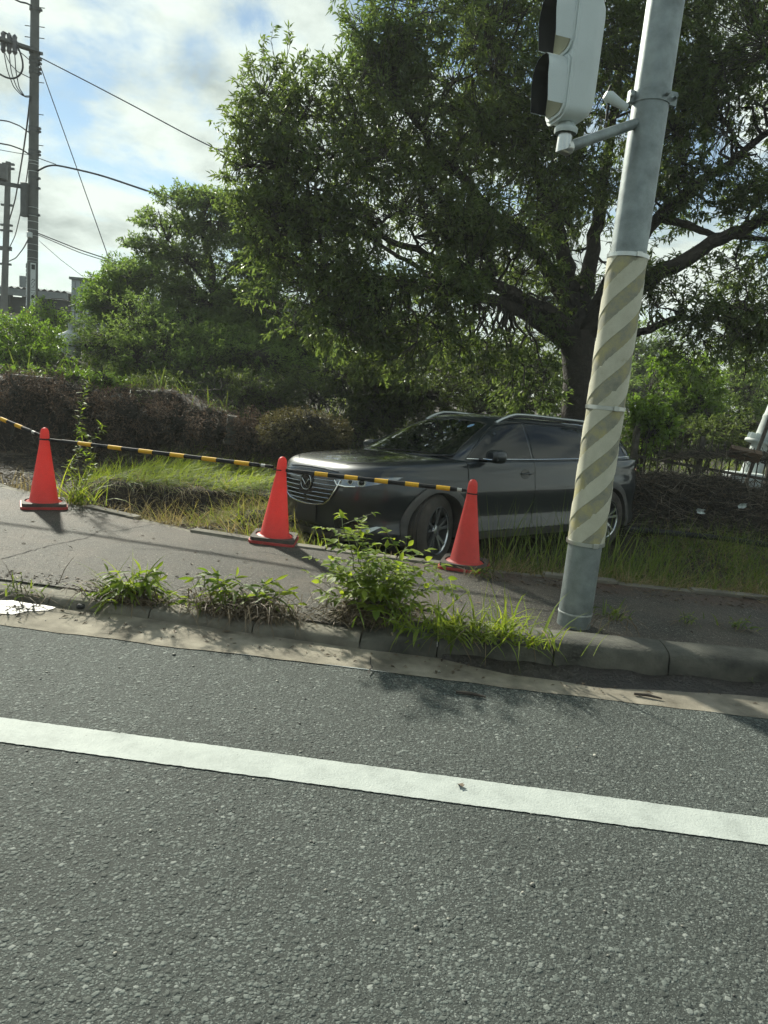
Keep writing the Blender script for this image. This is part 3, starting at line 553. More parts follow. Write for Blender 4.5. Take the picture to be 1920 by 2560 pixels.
for zb in (z0, 1.415-.06, z1):
    bnd = MB().lathe([(RW+.004, zb-.012), (RW+.007, zb-.011), (RW+.007, zb+.011), (RW+.004, zb+.012)], 48).build('steel_band', MT['steelband'], sp, True)
    a = -1.25; MB().box(((RW+.011)*math.cos(a), (RW+.011)*math.sin(a), zb), (.012, .034, .028), [[math.cos(a), -math.sin(a), 0], [math.sin(a), math.cos(a), 0], [0, 0, 1]]).build('buckle', MT['steelband'], bnd, bevel=.002)

# ------------------------------------------------------------------ pedestrian signal on its arm
MT['sigwhite'] = simple('signal_paint', (0.56, 0.62, 0.62), 0.4, var=.06, vs=5)
MT['sigdark'] = simple('visor_inside', (0.02, 0.021, 0.022), 0.7)
m, nt, b = newmat('signal_lens'); b.inputs['Base Color'].default_value = (0.42, 0.42, 0.30, 1); b.inputs['Roughness'].default_value = .12; b.inputs['Transmission Weight'].default_value = .15
wv = nd(nt, 'ShaderNodeTexWave', i_Scale=18.0, i_Distortion=2.0); nt.links.new(obco(nt), wv.inputs['Vector']); bp = nd(nt, 'ShaderNodeBump', i_Strength=.4, i_Distance=.004); nt.links.new(wv.outputs['Fac'], bp.inputs['Height']); nt.links.new(bp.outputs[0], b.inputs['Normal']); MT['lens'] = m
hc = aty(1442, 152, 4.02)
sg = thing('pedestrian_signal', 'white two-lamp pedestrian signal with hoods on an arm from the pole', 'traffic signal', tuple(hc), math.radians(199))
# local: +x is the way the lamps face; y across; z up
def rrect(w, h, r, n=5): return [(x*w/2/1.0, y*h/2/1.0) for x, y in []] or [(cx+r*math.cos(a0+k*PI/2/n), cy+r*math.sin(a0+k*PI/2/n)) for cx, cy, a0 in ((w/2-r, h/2-r, 0), (-w/2+r, h/2-r, PI/2), (-w/2+r, -h/2+r, PI), (w/2-r, -h/2+r, 1.5*PI)) for k in range(n+1)]
HW, HH, HD = .205, .60, .20
secs = [(-.090, .70, .80), (-.082, .80, .86), (-.055, .94, .955), (-.03, .99, .99), (.0, 1, 1), (.062, 1, 1), (.066, 1.04, 1.02), (.079, 1.04, 1.02)]
V = []; F = []; n = 24
for x, sw, sh in secs: V += [(x, p[0], p[1]) for p in rrect(HW*sw, HH*sh, .055)]
for i in range(len(secs)-1):
    for j in range(n): F.append((i*n+j, i*n+(j+1) % n, (i+1)*n+(j+1) % n, (i+1)*n+j))
F += [tuple(range(n-1, -1, -1)), tuple((len(secs)-1)*n+j for j in range(n))]
MB().add(V, F).build('housing', MT['sigwhite'], sg, True)
for zc in (.145, -.15):
    door = MB().prism(rrect(.20, .285, .05), .012, R=[[0, 0, 1], [1, 0, 0], [0, 1, 0]], c=(.079, 0, zc)).build('lamp_door', MT['sigwhite'], sg, bevel=.003)
    MB().prism(rrect(.175, .255, .05), .006, R=[[0, 0, 1], [1, 0, 0], [0, 1, 0]], c=(.091, 0, zc)).build('lens', MT['lens'], door)
    # hood: arch over the lens, sides cut back at the bottom
    outer = []; path = [(.76*a_, b_) for a_, b_ in [(-.128, -.10), (-.128, .02), (-.122, .075), (-.10, .115), (-.06, .137), (0, .143), (.06, .137), (.10, .115), (.122, .075), (.128, .02), (.128, -.10)]]
    V = []; F = []
    for i, (py, pz) in enumerate(path):
        ln = .105 if 1 <= i <= 9 else .09
        for x, sc in ((.086, 1), (.086+ln, .99)): V += [(x, py*sc, zc+pz*sc)]
    k = len(path); F = [(2*i, 2*i+2, 2*i+3, 2*i+1) for i in range(k-1)]
    vis = MB().add(V, F).build('visor', MT['sigwhite'], sg, True)
    Vi = [(x, y*.975, zc+(z-zc)*.975) for x, y, z in V]; MB().add(Vi, [q[::-1] for q in F]).build('visor_lining', MT['sigdark'], vis, True)
for zc in (.20, -.03):
    MB().box((.05, -.108, zc), (.045, .02, .012)).box((.05, -.112, zc-.03), (.016, .016, .06)).box((.05, -.108, zc-.065), (.045, .02, .012)).build('latch', MT['sigwhite'], sg, bevel=.003)
MB().lathe([(.055, -.37), (.06, -.36), (.06, -.345), (.045, -.33), (.04, -.30)], 24, c=(.01, 0, .02)).build('foot_flange', MT['sigwhite'], sg, True)
Ri = Matrix.Rotation(-math.radians(199), 3, 'Z'); el = np.array([.01, 0, -.42]); tgt = np.array(Ri @ Vector((PX-.03-hc[0], PY-.02-hc[1], 2.985-hc[2])))
MB().tube([el+np.array([0, 0, .085]), el+np.array([0, 0, .03]), el+np.array([.0, 0, -.005]), el+(tgt-el)*.02, el+(tgt-el)*.07], [.036, .038, .042, .042, .036], 16).build('elbow', MT['steelband'], sg, True)
MB().tube([el+(tgt-el)*.03, tgt], .027, 16).build('arm', MT['galv'], sg, True)
clz = 3.10-.0; cl = empty('clamp_frame'); cl.name = 'pole_clamp'; cl.parent = sg; cl.matrix_parent_inverse = Matrix.Identity(4)
bpy.data.objects.remove(cl)
ctr = np.array(Ri @ Vector((PX-hc[0], PY-hc[1], clz-hc[2])))
def cband(z, rot): return MB().lathe([(PR*.965, z-.03), (PR*.965+.006, z-.03), (PR*.965+.006, z+.03), (PR*.965, z+.03)], 40, c=ctr, close=True)
cb = cband(0, 0); cb.box(ctr+np.array(Ri @ Vector((.105, -.03, 0))), (.05, .02, .07)).box(ctr+np.array(Ri @ Vector((-.105, -.02, 0))), (.05, .03, .06)); cbo = cb.build('pole_clamp', MT['galv'], sg, True)
for a in ((.06, -.095), (-.115, -.04), (.115, -.05)):
    q = ctr+np.array(Ri @ Vector((a[0], a[1], 0))); MB().tube([q-np.array(Ri @ Vector((0, .03, 0))), q+np.array(Ri @ Vector((0, .03, 0)))], .009, 8).build('bolt', MT['galv'], cbo, True)
q = ctr+np.array(Ri @ Vector((-.13, -.03, -.06))); q2 = ctr+np.array(Ri @ Vector((-.235, -.05, -.02)))
MB().tube([q, (q+q2)/2, q2, q2+(q2-q)*.25], [.02, .024, .034, .02], 14).build('cable_cap', MT['sigwhite'], sg, True)
q3 = q2+np.array([0, 0, .01]); MB().tube([q3+np.array([0, 0, .05]), q3+np.array([.01, 0, .02]), q3, q3+np.array([0, 0, -.13])], .008, 6).build('cable', MT['black'], sg, True)

# ------------------------------------------------------------------ the grey car
m, nt, b = newmat('grey_metallic_paint'); b.inputs['Base Color'].default_value = (0.017, 0.022, 0.026, 1); b.inputs['Metallic'].default_value = .15; b.inputs['Roughness'].default_value = .4
b.inputs['Specular IOR Level'].default_value = .15; b.inputs['Coat Weight'].default_value = 1.0; b.inputs['Coat Roughness'].default_value = .012; v = obco(nt)
nz = nd(nt, 'ShaderNodeTexNoise', i_Scale=3.0, i_Detail=6.0, i_Roughness=.65); nt.links.new(v, nz.inputs['Vector'])
sz = nd(nt, 'ShaderNodeSeparateXYZ'); nt.links.new(v, sz.inputs[0]); mr = nd(nt, 'ShaderNodeMapRange', i_1=.75, i_2=.15); nt.links.new(sz.outputs[2], mr.inputs[0])
dm = nd(nt, 'ShaderNodeMath', operation='MULTIPLY'); nt.links.new(mr.outputs[0], dm.inputs[0]); nt.links.new(nz.outputs['Fac'], dm.inputs[1])
ds = nd(nt, 'ShaderNodeMath', operation='MULTIPLY', i_1=.28); nt.links.new(dm.outputs[0], ds.inputs[0])
dust = nd(nt, 'ShaderNodeBsdfDiffuse'); dust.inputs[0].default_value = (0.12, 0.10, 0.075, 1); ms = nd(nt, 'ShaderNodeMixShader'); nt.links.new(ds.outputs[0], ms.inputs[0]); nt.links.new(b.outputs[0], ms.inputs[1]); nt.links.new(dust.outputs[0], ms.inputs[2]); nt.links.new(ms.outputs[0], nt.nodes['Material Output'].inputs[0])
MT['carpaint'] = m
m, nt, b = newmat('car_glass'); b.inputs['Base Color'].default_value = (0.006, 0.008, 0.008, 1); b.inputs['Roughness'].default_value = .015; b.inputs['Specular IOR Level'].default_value = .35; MT['glass'] = m
MT['chrome'] = simple('chrome', (0.75, 0.77, 0.77), .14, 1.0, var=.03)
MT['darkchrome'] = simple('dark_chrome', (0.42, 0.44, 0.445), .2, 1.0, var=.03)
MT['satin'] = simple('satin_rail', (0.50, 0.53, 0.53), .3, .9, var=.04)
MT['clad'] = simple('cladding_plastic', (0.05, 0.05, 0.048), .55, var=.25, vs=5, c2=(0.075, 0.072, 0.066))
MT['gloss_black'] = simple('gloss_black', (0.01, 0.011, 0.011), .12, var=.2)
MT['tyre'] = simple('tyre_rubber', (0.035, 0.031, 0.027), .8, var=.35, vs=8, c2=(0.055, 0.047, 0.038), bump=.4, bs=70)
MT['rim'] = simple('machined_rim', (0.55, 0.57, 0.58), .22, .9, var=.05)
MT['rimdark'] = simple('rim_pocket', (0.025, 0.026, 0.027), .4, .4, var=.1)
m, nt, b = newmat('lamp_lens'); b.inputs['Base Color'].default_value = (0.22, 0.235, 0.24, 1); b.inputs['Metallic'].default_value = .85; b.inputs['Roughness'].default_value = .18; b.inputs['Coat Weight'].default_value = 1; MT['lampglass'] = m
MT['redlamp'] = simple('tail_lamp', (0.20, 0.012, 0.012), .12, var=.2, coat=1)
CARL = Vector((-.522, 7.556, -.3685)); CARYAW = math.radians(223.6); CARROLL = 0.063
car = thing('suv_car', 'dark grey SUV nosed into the verge behind the cones', 'car', CARL)
car.rotation_euler = (CARROLL, 0, CARYAW)
NF, NS, NR = 14, 22, 12
def loop(xn, xt, W, zfun, p=2.7, xs=.15, xr=-3.2, pr=3.0, wtaper=.03, n=None):
    pts = []
    for i in range(NF):
        th = PI/2*i/NF; pts.append((xs+(xn-xs)*math.cos(th)**(2/p), W*math.sin(th)**(2/p)))
    for i in range(NS+1): pts.append((xs+(xr-xs)*i/NS, W))
    for i in range(1, NR+1):
        th = PI/2*(1-i/NR); pts.append((xr+(xt-xr)*math.cos(th)**(2/pr), W*math.sin(th)**(2/pr)))
    out = []
    for x, y in pts:
        yy = y*(1-wtaper*max(0, (-x-1.8)/2)**2); out.append((x, yy, zfun(x)))
    return out
def lerpz(*kv):
    xs_ = [k for k, _ in kv][::-1]; zs_ = [z for _, z in kv][::-1]
    return lambda x: float(np.interp(x, xs_, zs_))
def shell(name, rows, close_top=True, subs=1):
    V = []; F = []; n = len(rows[0])
    for r_ in rows: V += r_
    for i in range(len(rows)-1):
        for j in range(n-1): F.append((i*n+j, i*n+j+1, (i+1)*n+j+1, (i+1)*n+j))
    k = len(V); V2 = V+[(x, -y, z) for x, y, z in V]; F2 = F+[tuple(reversed([q+k for q in f])) for f in F]
    bm = bmesh.new(); vv = [bm.verts.new(p) for p in V2]
    for f in F2:
        try: bm.faces.new([vv[q] for q in f])
        except ValueError: pass
    bmesh.ops.remove_doubles(bm, verts=bm.verts, dist=.0008); bmesh.ops.recalc_face_normals(bm, faces=bm.faces)
    me = bpy.data.meshes.new(name); bm.to_mesh(me); bm.free()
    o = bpy.data.objects.new(name, me); COL.objects.link(o); s = o.modifiers.new('s', 'SUBSURF'); s.levels = s.render_levels = subs
    dg = bpy.context.evaluated_depsgraph_get(); me2 = bpy.data.meshes.new_from_object(o.evaluated_get(dg)); bpy.data.objects.remove(o); me2.name = name
    return me2
c_ = lambda z: (lambda x: z)
# wrap-around rows of the lower body, from the underside up over the bonnet
bz = lerpz((.9, .985), (.6, 1.015), (0, 1.045), (-.4, 1.06), (-2, 1.10), (-3.9, 1.15))
rows = [
    loop(.60, -3.7, .02, c_(.26)), loop(.80, -3.82, .80, c_(.24), 3.2), loop(.885, -3.90, .885, c_(.25), 3.0), loop(.915, -3.93, .925, c_(.30), 2.9),
    loop(.920, -3.95, .928, c_(.355), 3.15), loop(.915, -3.955, .898, c_(.44), 3.15), loop(.925, -3.96, .892, c_(.52), 3.15), loop(.945, -3.965, .902, c_(.61), 3.15),
    loop(.955, -3.965, .924, lerpz((.9, .69), (-3.9, .72)), 3.15), loop(.945, -3.96, .914, lerpz((.9, .80), (-3.9, .84)), 3.15), loop(.925, -3.955, .905, lerpz((.9, .86), (-3.9, .885)), 3.15),
    loop(.900, -3.95, .898, lerpz((.9, .905), (-3.9, .95)), 3.15), loop(.870, -3.94, .896, lerpz((.9, .945), (0, .99), (-3.9, 1.05)), 3.15), loop(.835, -3.93, .872, lerpz((.9, .970), (.3, 1.00), (0, 1.03), (-.4, 1.05), (-3.9, 1.12)), 3.15),
    loop(.800, -3.92, .845, lerpz((.9, .985), (.3, 1.03), (0, 1.05), (-.4, 1.065), (-3.9, 1.14)), 3.15), loop(.74, -3.90, .76, lerpz((.9, .995), (.5, 1.035), (0, 1.075), (-.4, 1.085), (-3.9, 1.14)), 3.15),
    loop(.66, -3.85, .55, lerpz((.9, 1.00), (.5, 1.045), (0, 1.095), (-.4, 1.11), (-3.9, 1.14)), 3.0), loop(.60, -3.80, .30, lerpz((.9, 1.005), (.5, 1.055), (0, 1.105), (-.4, 1.12), (-3.9, 1.14)), 3.0), loop(.55, -3.75, .015, lerpz((.9, 1.01), (.5, 1.06), (0, 1.108), (-.4, 1.125), (-3.9, 1.14)), 3.0)]
me_b = shell('body', rows, subs=2)
# greenhouse
gh = [
    loop(-.02, -3.92, .865, lerpz((0, 1.03), (-3.9, 1.10)), 3.6, xs=-.75, xr=-3.0, pr=3.0), loop(-.10, -3.90, .855, lerpz((0, 1.075), (-3.9, 1.13)), 3.6, xs=-.80, xr=-3.0, pr=3.0),
    loop(-.42, -3.84, .80, lerpz((0, 1.24), (-3.9, 1.27)), 3.8, xs=-1.05, xr=-2.95, pr=3.0), loop(-.74, -3.76, .735, lerpz((0, 1.40), (-3.9, 1.40)), 3.8, xs=-1.30, xr=-2.9, pr=3.0),
    loop(-.96, -3.68, .685, lerpz((0, 1.505), (-1.6, 1.515), (-3.6, 1.46)), 3.6, xs=-1.5, xr=-2.8), loop(-1.06, -3.66, .645, lerpz((0, 1.55), (-1.6, 1.575), (-2.6, 1.55), (-3.6, 1.485)), 3.4, xs=-1.6, xr=-2.8),
    loop(-1.12, -3.64, .58, lerpz((0, 1.575), (-1.7, 1.615), (-2.6, 1.59), (-3.6, 1.50)), 3.2, xs=-1.6, xr=-2.8), loop(-1.25, -3.5, .40, lerpz((0, 1.60), (-1.7, 1.64), (-2.6, 1.615), (-3.6, 1.53)), 3.0, xs=-1.6, xr=-2.8), loop(-1.4, -3.3, .015, lerpz((0, 1.615), (-1.7, 1.65), (-2.6, 1.625), (-3.6, 1.55)), 3.0, xs=-1.6, xr=-2.8)]
me_g = shell('cabin', gh, subs=2)
def bvh_of(me): return BVHTree.FromPolygons([v.co for v in me.vertices], [tuple(p.vertices) for p in me.polygons])
BV = bvh_of(me_b); GV = bvh_of(me_g)
# wheel openings
WH = [(0.0, .365), (-2.93, .365)]; AR = .415
bm = bmesh.new(); bm.from_mesh(me_b)
dead = [f for f in bm.faces if any((f.calc_center_median().x-x)**2+(f.calc_center_median().z-z)**2 < AR**2 for x, z in WH) and abs(f.calc_center_median().y) > .5]
bmesh.ops.delete(bm, geom=dead, context='FACES'); bm.to_mesh(me_b); bm.free()
me_b.shade_smooth(); me_g.shade_smooth()
body = link('body', me_b, car, MT['carpaint']); cabin = link('cabin', me_g, car, MT['carpaint'])
def proj(axis, a, b_, bv, off, side=1):
    if axis == 'x': o_, d_ = Vector((5, a, b_)), Vector((-1, 0, 0))
    elif axis == 'b': o_, d_ = Vector((-8, a, b_)), Vector((1, 0, 0))
    elif axis == 'y': o_, d_ = Vector((a, 4*side, b_)), Vector((0, -side, 0))
    else: o_, d_ = Vector((a, b_, 5)), Vector((0, 0, -1))
    h, n_, i_, t_ = bv.ray_cast(o_, d_)
    if h is None: return None
    if n_.dot(d_) > 0: n_ = -n_
    return h+n_*off
def dens(poly, step, closed=True):
    out = []; k = len(poly)
    for i in range(k if closed else k-1):
        a, b_ = np.array(poly[i], float), np.array(poly[(i+1) % k], float); n = max(1, int(math.ceil(np.linalg.norm(b_-a)/step)))
        out += [tuple(a+(b_-a)*j/n) for j in range(n)]
    if not closed: out.append(tuple(map(float, poly[-1])))
    return out
def patch(name, poly, axis, bv, off, mat, parent, step=.04, side=1, thick=0.0):
    bd = dens(poly, step); n = len(bd); pa = np.array(bd); lo, hi = pa.min(0), pa.max(0)
    g = np.stack(np.meshgrid(np.arange(lo[0]+step/2, hi[0], step), np.arange(lo[1]+step/2, hi[1], step)), -1).reshape(-1, 2)
    if len(g): g = g[in_poly(g, pa)]
    if len(g):
        dd = np.min(np.linalg.norm(g[:, None]-pa[None], axis=2), axis=1); g = g[dd > step*.35]
    co = [Vector(p) for p in bd]+[Vector(p) for p in g]
    r_ = delaunay_2d_cdt(co, [(i, (i+1) % n) for i in range(n)], [], 1, 1e-5)
    V = []; bad = set(); last = None
    for i, p in enumerate(r_[0]):
        q = proj(axis, p.x, p.y, bv, off, side)
        if q is None: bad.add(i); q = Vector((0, 0, 0))
        V.append(tuple(q))
    F = [tuple(f) for f in r_[2] if not any(i in bad for i in f)]
    used = sorted({i for f in F for i in f}); mp = {k: i for i, k in enumerate(used)}
    o = meshobj(name, [V[i] for i in used], [tuple(mp[i] for i in f) for f in F], mat, parent, True)
    bm = bmesh.new(); bm.from_mesh(o.data); bmesh.ops.recalc_face_normals(bm, faces=bm.faces)
    want = {'x': Vector((1, 0, 0)), 'b': Vector((-1, 0, 0)), 'y': Vector((0, side, 0)), 'z': Vector((0, 0, 1))}[axis]
    if sum((f.normal.dot(want)*f.calc_area() for f in bm.faces)) < 0: bmesh.ops.reverse_faces(bm, faces=bm.faces)
    if thick:
        ex = bmesh.ops.extrude_face_region(bm, geom=bm.faces[:]); vs_ = [e for e in ex['geom'] if isinstance(e, bmesh.types.BMVert)]
        old = [v_ for v_ in bm.verts if v_ not in set(vs_)]
        for v_ in old: v_.co -= want*thick
    bm.to_mesh(o.data); bm.free(); return o
def strip(name, path, axis, bv, off, w, mat, parent, side=1, step=.03, rnd=False):
    pts = [proj(axis, a, b_, bv, off, side) for a, b_ in dens(path, step, False)]; pts = [p for p in pts if p is not None]
    mb = MB().tube([tuple(p) for p in pts], w/2, 6); return mb.build(name, mat, parent, True)
for sd_ in (1, -1):
    W0 = [(-.45, 1.095), (-.62, 1.22), (-.82, 1.36), (-1.02, 1.465), (-1.25, 1.52), (-1.43, 1.535), (-1.43, 1.105)]
    W1 = [(-1.47, 1.537), (-2.0, 1.53), (-2.45, 1.505), (-2.50, 1.125), (-1.47, 1.106)]
    W2 = [(-2.55, 1.50), (-2.85, 1.46), (-3.2, 1.37), (-3.42, 1.25), (-3.48, 1.17), (-2.55, 1.128)]
    nm = 'near side' if sd_ > 0 else 'far side'
    for w_, nme in ((W0, 'front_window'), (W1, 'rear_window'), (W2, 'quarter_window')): patch(nme, w_, 'y', GV, .006, MT['glass'], car, .06, sd_)
    strip('window_trim', [(-.43, 1.085), (-1.5, 1.093), (-2.5, 1.115), (-3.45, 1.155)], 'y', GV, .010, .016, MT['chrome'], car, sd_)
    strip('window_trim', [(-.43, 1.085), (-.62, 1.235), (-.82, 1.375), (-1.02, 1.482), (-1.25, 1.538), (-1.5, 1.556), (-2.0, 1.548), (-2.5, 1.522), (-2.85, 1.478), (-3.2, 1.385), (-3.45, 1.26)], 'y', GV, .008, .012, MT['gloss_black'], car, sd_)
    # doors: own skins separated by dark gaps
    D0 = [(-.46, .40), (-.445, .60), (-.42, .85), (-.40, 1.035), (-1.452, 1.045), (-1.452, .40)]
    D1 = [(-1.463, .40), (-1.463, 1.045), (-2.56, 1.07), (-2.58, .92), (-2.50, .80), (-2.42, .65), (-2.40, .40)]
    for D_, nme in ((D0, 'front_door'), (D1, 'rear_door')):
        do = patch(nme, D_, 'y', BV, .0035, MT['carpaint'], car, .05, sd_)
        xh = -1.36 if nme == 'front_door' else -2.44
        hp = proj('y', xh+.06, .935, BV, .0, sd_); p0 = proj('y', xh+.14, .935, BV, .0, sd_); p1 = proj('y', xh-.04, .942, BV, 0, sd_)
        if hp is not None:
            cup = [(xh+.07+.075*math.cos(a), .932+.055*math.sin(a)) for a in np.arange(20)*2*PI/20]; patch('handle_cup', cup, 'y', BV, .005, MT['gloss_black'], do, .03, sd_)
            oy = Vector((0, sd_*.032, 0)); MB().tube([tuple(p0+Vector((0, sd_*.008, 0))), tuple(p0+oy*.8+Vector((-.02, 0, 0))), tuple((p0+p1)/2+oy), tuple(p1+oy*.8+Vector((.02, 0, 0))), tuple(p1+Vector((0, sd_*.008, 0)))], [.010, .013, .014, .013, .010], 10).build('handle', MT['carpaint'], do, True)
    strip('panel_gap', [(-.452, .40), (-.44, .60), (-.412, .85), (-.395, 1.05)], 'y', BV, .001, .009, MT['gloss_black'], car, sd_)
    strip('panel_gap', [(-1.457, .38), (-1.457, 1.06)], 'y', BV, .001, .009, MT['gloss_black'], car, sd_)
    # sill cladding and wheel arch mouldings
    patch('sill_cladding', [(-.44, .262), (-.44, .335), (-2.46, .335), (-2.46, .262)], 'y', BV, .014, MT['clad'], car, .05, sd_)
    for x, z in WH:
        ri, ro = .392, .468; a0, a1 = math.radians(-14), math.radians(194)
        ring = [(x+ro*math.cos(a), z+ro*math.sin(a)) for a in np.linspace(a0, a1, 40)]; inn = [(x+ri*math.cos(a), z+ri*math.sin(a)) for a in np.linspace(a1, a0, 40)]
        bvx = BV
        V = []; F = []; yprev = None
        for (ax, az_), (bx_, bz_) in zip(ring, inn[::-1]):
            q = proj('y', ax, az_, BV, .012, sd_) or Vector((ax, sd_*.90, az_)); y_ = q.y
            V += [(ax, y_-sd_*.014, az_), (ax, y_+sd_*.003, az_), ((ax*.75+bx_*.25), max(abs(y_), .905)*sd_+sd_*.012, az_*.75+bz_*.25), (bx_, max(abs(y_), .905)*sd_+sd_*.010, bz_), (bx_, sd_*.60, bz_)]
        for i in range(39):
            for j in range(4): F.append((5*i+j, 5*i+5+j, 5*i+6+j, 5*i+1+j))
        MB().add(V, F).build('wheel_arch', MT['clad'], car, True)
    # mirrors
    mh = MB(); prof = [(-.02, .06, .045), (.0, .10, .07), (.05, .118, .082), (.10, .120, .083), (.125, .112, .076), (.135, .10, .068)]
    V = []; n = 16
    for k, (dxx, a_, h_) in enumerate(prof):
        for j in range(n):
            t_ = 2*PI*j/n; sx1 = math.copysign(abs(math.cos(t_))**.7, math.cos(t_)); sz1 = math.copysign(abs(math.sin(t_))**.7, math.sin(t_))
            V.append((-.60-dxx+.02*sx1, sd_*(1.02+a_*sx1), 1.135+h_*sz1))
    F = [(i*n+j, i*n+(j+1) % n, (i+1)*n+(j+1) % n, (i+1)*n+j) for i in range(len(prof)-1) for j in range(n)]+[tuple(range(n)), tuple((len(prof)-1)*n+j for j in range(n))]
    mo = MB().add(V, F).build('side_mirror', MT['carpaint'], car, True); MB().tube([(-.60, sd_*.86, 1.085), (-.62, sd_*.93, 1.085), (-.65, sd_*.97, 1.10)], [.022, .026, .03], 10).build('mirror_stalk', MT['gloss_black'], mo, True)
    MB().tube([(-.575, sd_*.93, 1.10), (-.565, sd_*1.02, 1.098), (-.59, sd_*1.12, 1.10)], .006, 6).build('turn_lamp', MT['chrome'], mo, True)
    # roof rail
    xs_ = np.linspace(-1.12, -3.25, 22); pr_ = []
    for i, x in enumerate(xs_):
        yy = .60-.03*((x+2.2)/1.1)**2; h = proj('z', x, sd_*yy, GV, 0); lift = .055*min(1, min(i, 21-i)/3.0); pr_.append((x, sd_*yy, h.z+lift+.004))
    MB().tube(pr_, .017, 10).build('roof_rail', MT['satin'], car, True)
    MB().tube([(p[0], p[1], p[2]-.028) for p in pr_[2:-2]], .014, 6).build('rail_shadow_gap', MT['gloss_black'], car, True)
    # lamps on the front, low trims, tail lamps
    HL = [(.44, .845), (.60, .862), (.76, .885), (.845, .90), (.880, .905), (.872, .875), (.80, .828), (.70, .800), (.56, .788), (.44, .800)]
    hl = patch('headlight', [(a*sd_, b_) for a, b_ in HL], 'x', BV, .008, MT['lampglass'], car, .025)
    for y_, r_ in ((.70, .032), (.60, .022)):
        pc = proj('x', sd_*y_, .836, BV, .010); nrm = Vector((.75, sd_*.66, 0)).normalized(); Rm = nrm.to_track_quat('Z', 'Y').to_matrix()
        ringv = MB().lathe([(r_*.85, -.004), (r_*.85, .008), (r_*1.15, .008), (r_*1.2, -.004)], 24, c=tuple(pc), R=np.array(Rm)); ringv.build('projector_ring', MT['chrome'], hl, True)
        MB().lathe([(r_*.85, 0), (r_*.6, .010), (.001, .014)], 20, c=tuple(pc), R=np.array(Rm)).build('projector', MT['glass'], hl, True)
    strip('light_bar', [(sd_*.43, .835), (sd_*.47, .798), (sd_*.56, .790), (sd_*.66, .795)], 'x', BV, .016, .016, MT['chrome'], car)
    patch('bumper_inlet', [(sd_*a, b_) for a, b_ in [(.40, .46), (.56, .475), (.74, .455), (.80, .43), (.74, .385), (.42, .385)]], 'x', BV, .006, MT['gloss_black'], car, .03)
    patch('bumper_trim', [(sd_*a, b_) for a, b_ in [(.40, .375), (.60, .385), (.72, .40), (.80, .435), (.825, .43), (.77, .375), (.66, .345), (.42, .335)]], 'x', BV, .012, MT['satin'], car, .03)
    patch('tail_lamp', [(-3.50, .99), (-3.62, 1.03), (-3.80, 1.055), (-3.88, 1.05), (-3.86, .985), (-3.70, .955), (-3.55, .96)], 'y', BV, .008, MT['redlamp'], car, .03, sd_)
# windscreen, rear glass
ws = [(-.735, 1.12), (-.64, 1.30), (-.575, 1.42), (-.53, 1.505), (-.40, 1.535), (0, 1.555), (.40, 1.535), (.53, 1.505), (.575, 1.42), (.64, 1.30), (.735, 1.12), (.55, 1.10), (0, 1.085), (-.55, 1.10)]
m, nt, b = newmat('windscreen_glass'); b.inputs['Base Color'].default_value = (0.006, 0.008, 0.008, 1); b.inputs['Roughness'].default_value = .01; b.inputs['Specular IOR Level'].default_value = 1.0; b.inputs['Coat Weight'].default_value = .8; b.inputs['Coat Roughness'].default_value = .01; MT['wsglass'] = m
wsn = patch('windscreen', ws, 'x', GV, .006, MT['wsglass'], car, .06)
strip('screen_edge', ws[:5]+[ws[5]]+ws[6:11], 'x', GV, .007, .014, MT['gloss_black'], car)
strip('cowl', [(-.74, 1.11), (-.55, 1.092), (0, 1.078), (.55, 1.092), (.74, 1.11)], 'x', GV, .012, .035, MT['gloss_black'], car)
for y0_, y1_ in ((.58, -.08), (-.08, -.60)):
    strip('wiper', [(y0_, 1.108), ((y0_+y1_)/2, 1.118), (y1_, 1.112)], 'x', GV, .022, .014, MT['black'], car)
MT['sticker'] = simple('blue_sticker', (0.25, 0.42, 0.62), .4)
patch('inspection_sticker', [(.40+.03*math.cos(a), 1.475+.022*math.sin(a)) for a in np.arange(14)*2*PI/14], 'x', GV, .009, MT['sticker'], wsn, .03)
patch('rear_screen', [(-.60, 1.19), (-.52, 1.42), (.52, 1.42), (.60, 1.19)], 'b', GV, .006, MT['glass'], car, .08)
# front: grille with bars, emblem, plate
GP = [(-.50, .845), (-.46, .885), (-.30, .905), (0, .912), (.30, .905), (.46, .885), (.50, .845), (.47, .76), (.40, .66), (.31, .605), (.16, .582), (0, .574), (-.16, .582), (-.31, .605), (-.40, .66), (-.47, .76)]
gr = patch('grille', GP, 'x', BV, .006, MT['gloss_black'], car, .04)
for k, z in enumerate(np.linspace(.865, .615, 7)):
    hw_ = float(np.interp(z, [.58, .61, .66, .76, .845, .885], [.14, .29, .385, .45, .475, .44]))
    for s_ in (-1, 1):
        inner = .115 if .66 < z < .87 else .02
        strip('grille_bar', [(s_*inner, z), (s_*hw_, z+.004)], 'x', BV, .014, .007, MT['darkchrome'], gr, step=.05)
strip('grille_chrome', [(-.50, .84), (-.465, .755), (-.395, .655), (-.305, .60), (-.16, .576), (0, .568), (.16, .576), (.305, .60), (.395, .655), (.465, .755), (.50, .84)], 'x', BV, .014, .017, MT['chrome'], car)
ec = proj('x', 0, .785, BV, .022); MB().lathe([(.001, .0), (.09, .0), (.098, -.012)], 28, c=tuple(ec-Vector((.006, 0, 0))), R=[[0, 0, 1], [1, 0, 0], [0, 1, 0]]).build('emblem_plate', MT['gloss_black'], gr, True)
em = MB(); ang = np.linspace(0, 2*PI, 33)[:-1]; el_ = [tuple(ec+Vector((0, .088*math.copysign(abs(math.cos(a))**.85, math.cos(a)), .080*math.copysign(abs(math.sin(a))**.85, math.sin(a))))) for a in ang]; em.tube(el_+[el_[0]], .0042, 8)
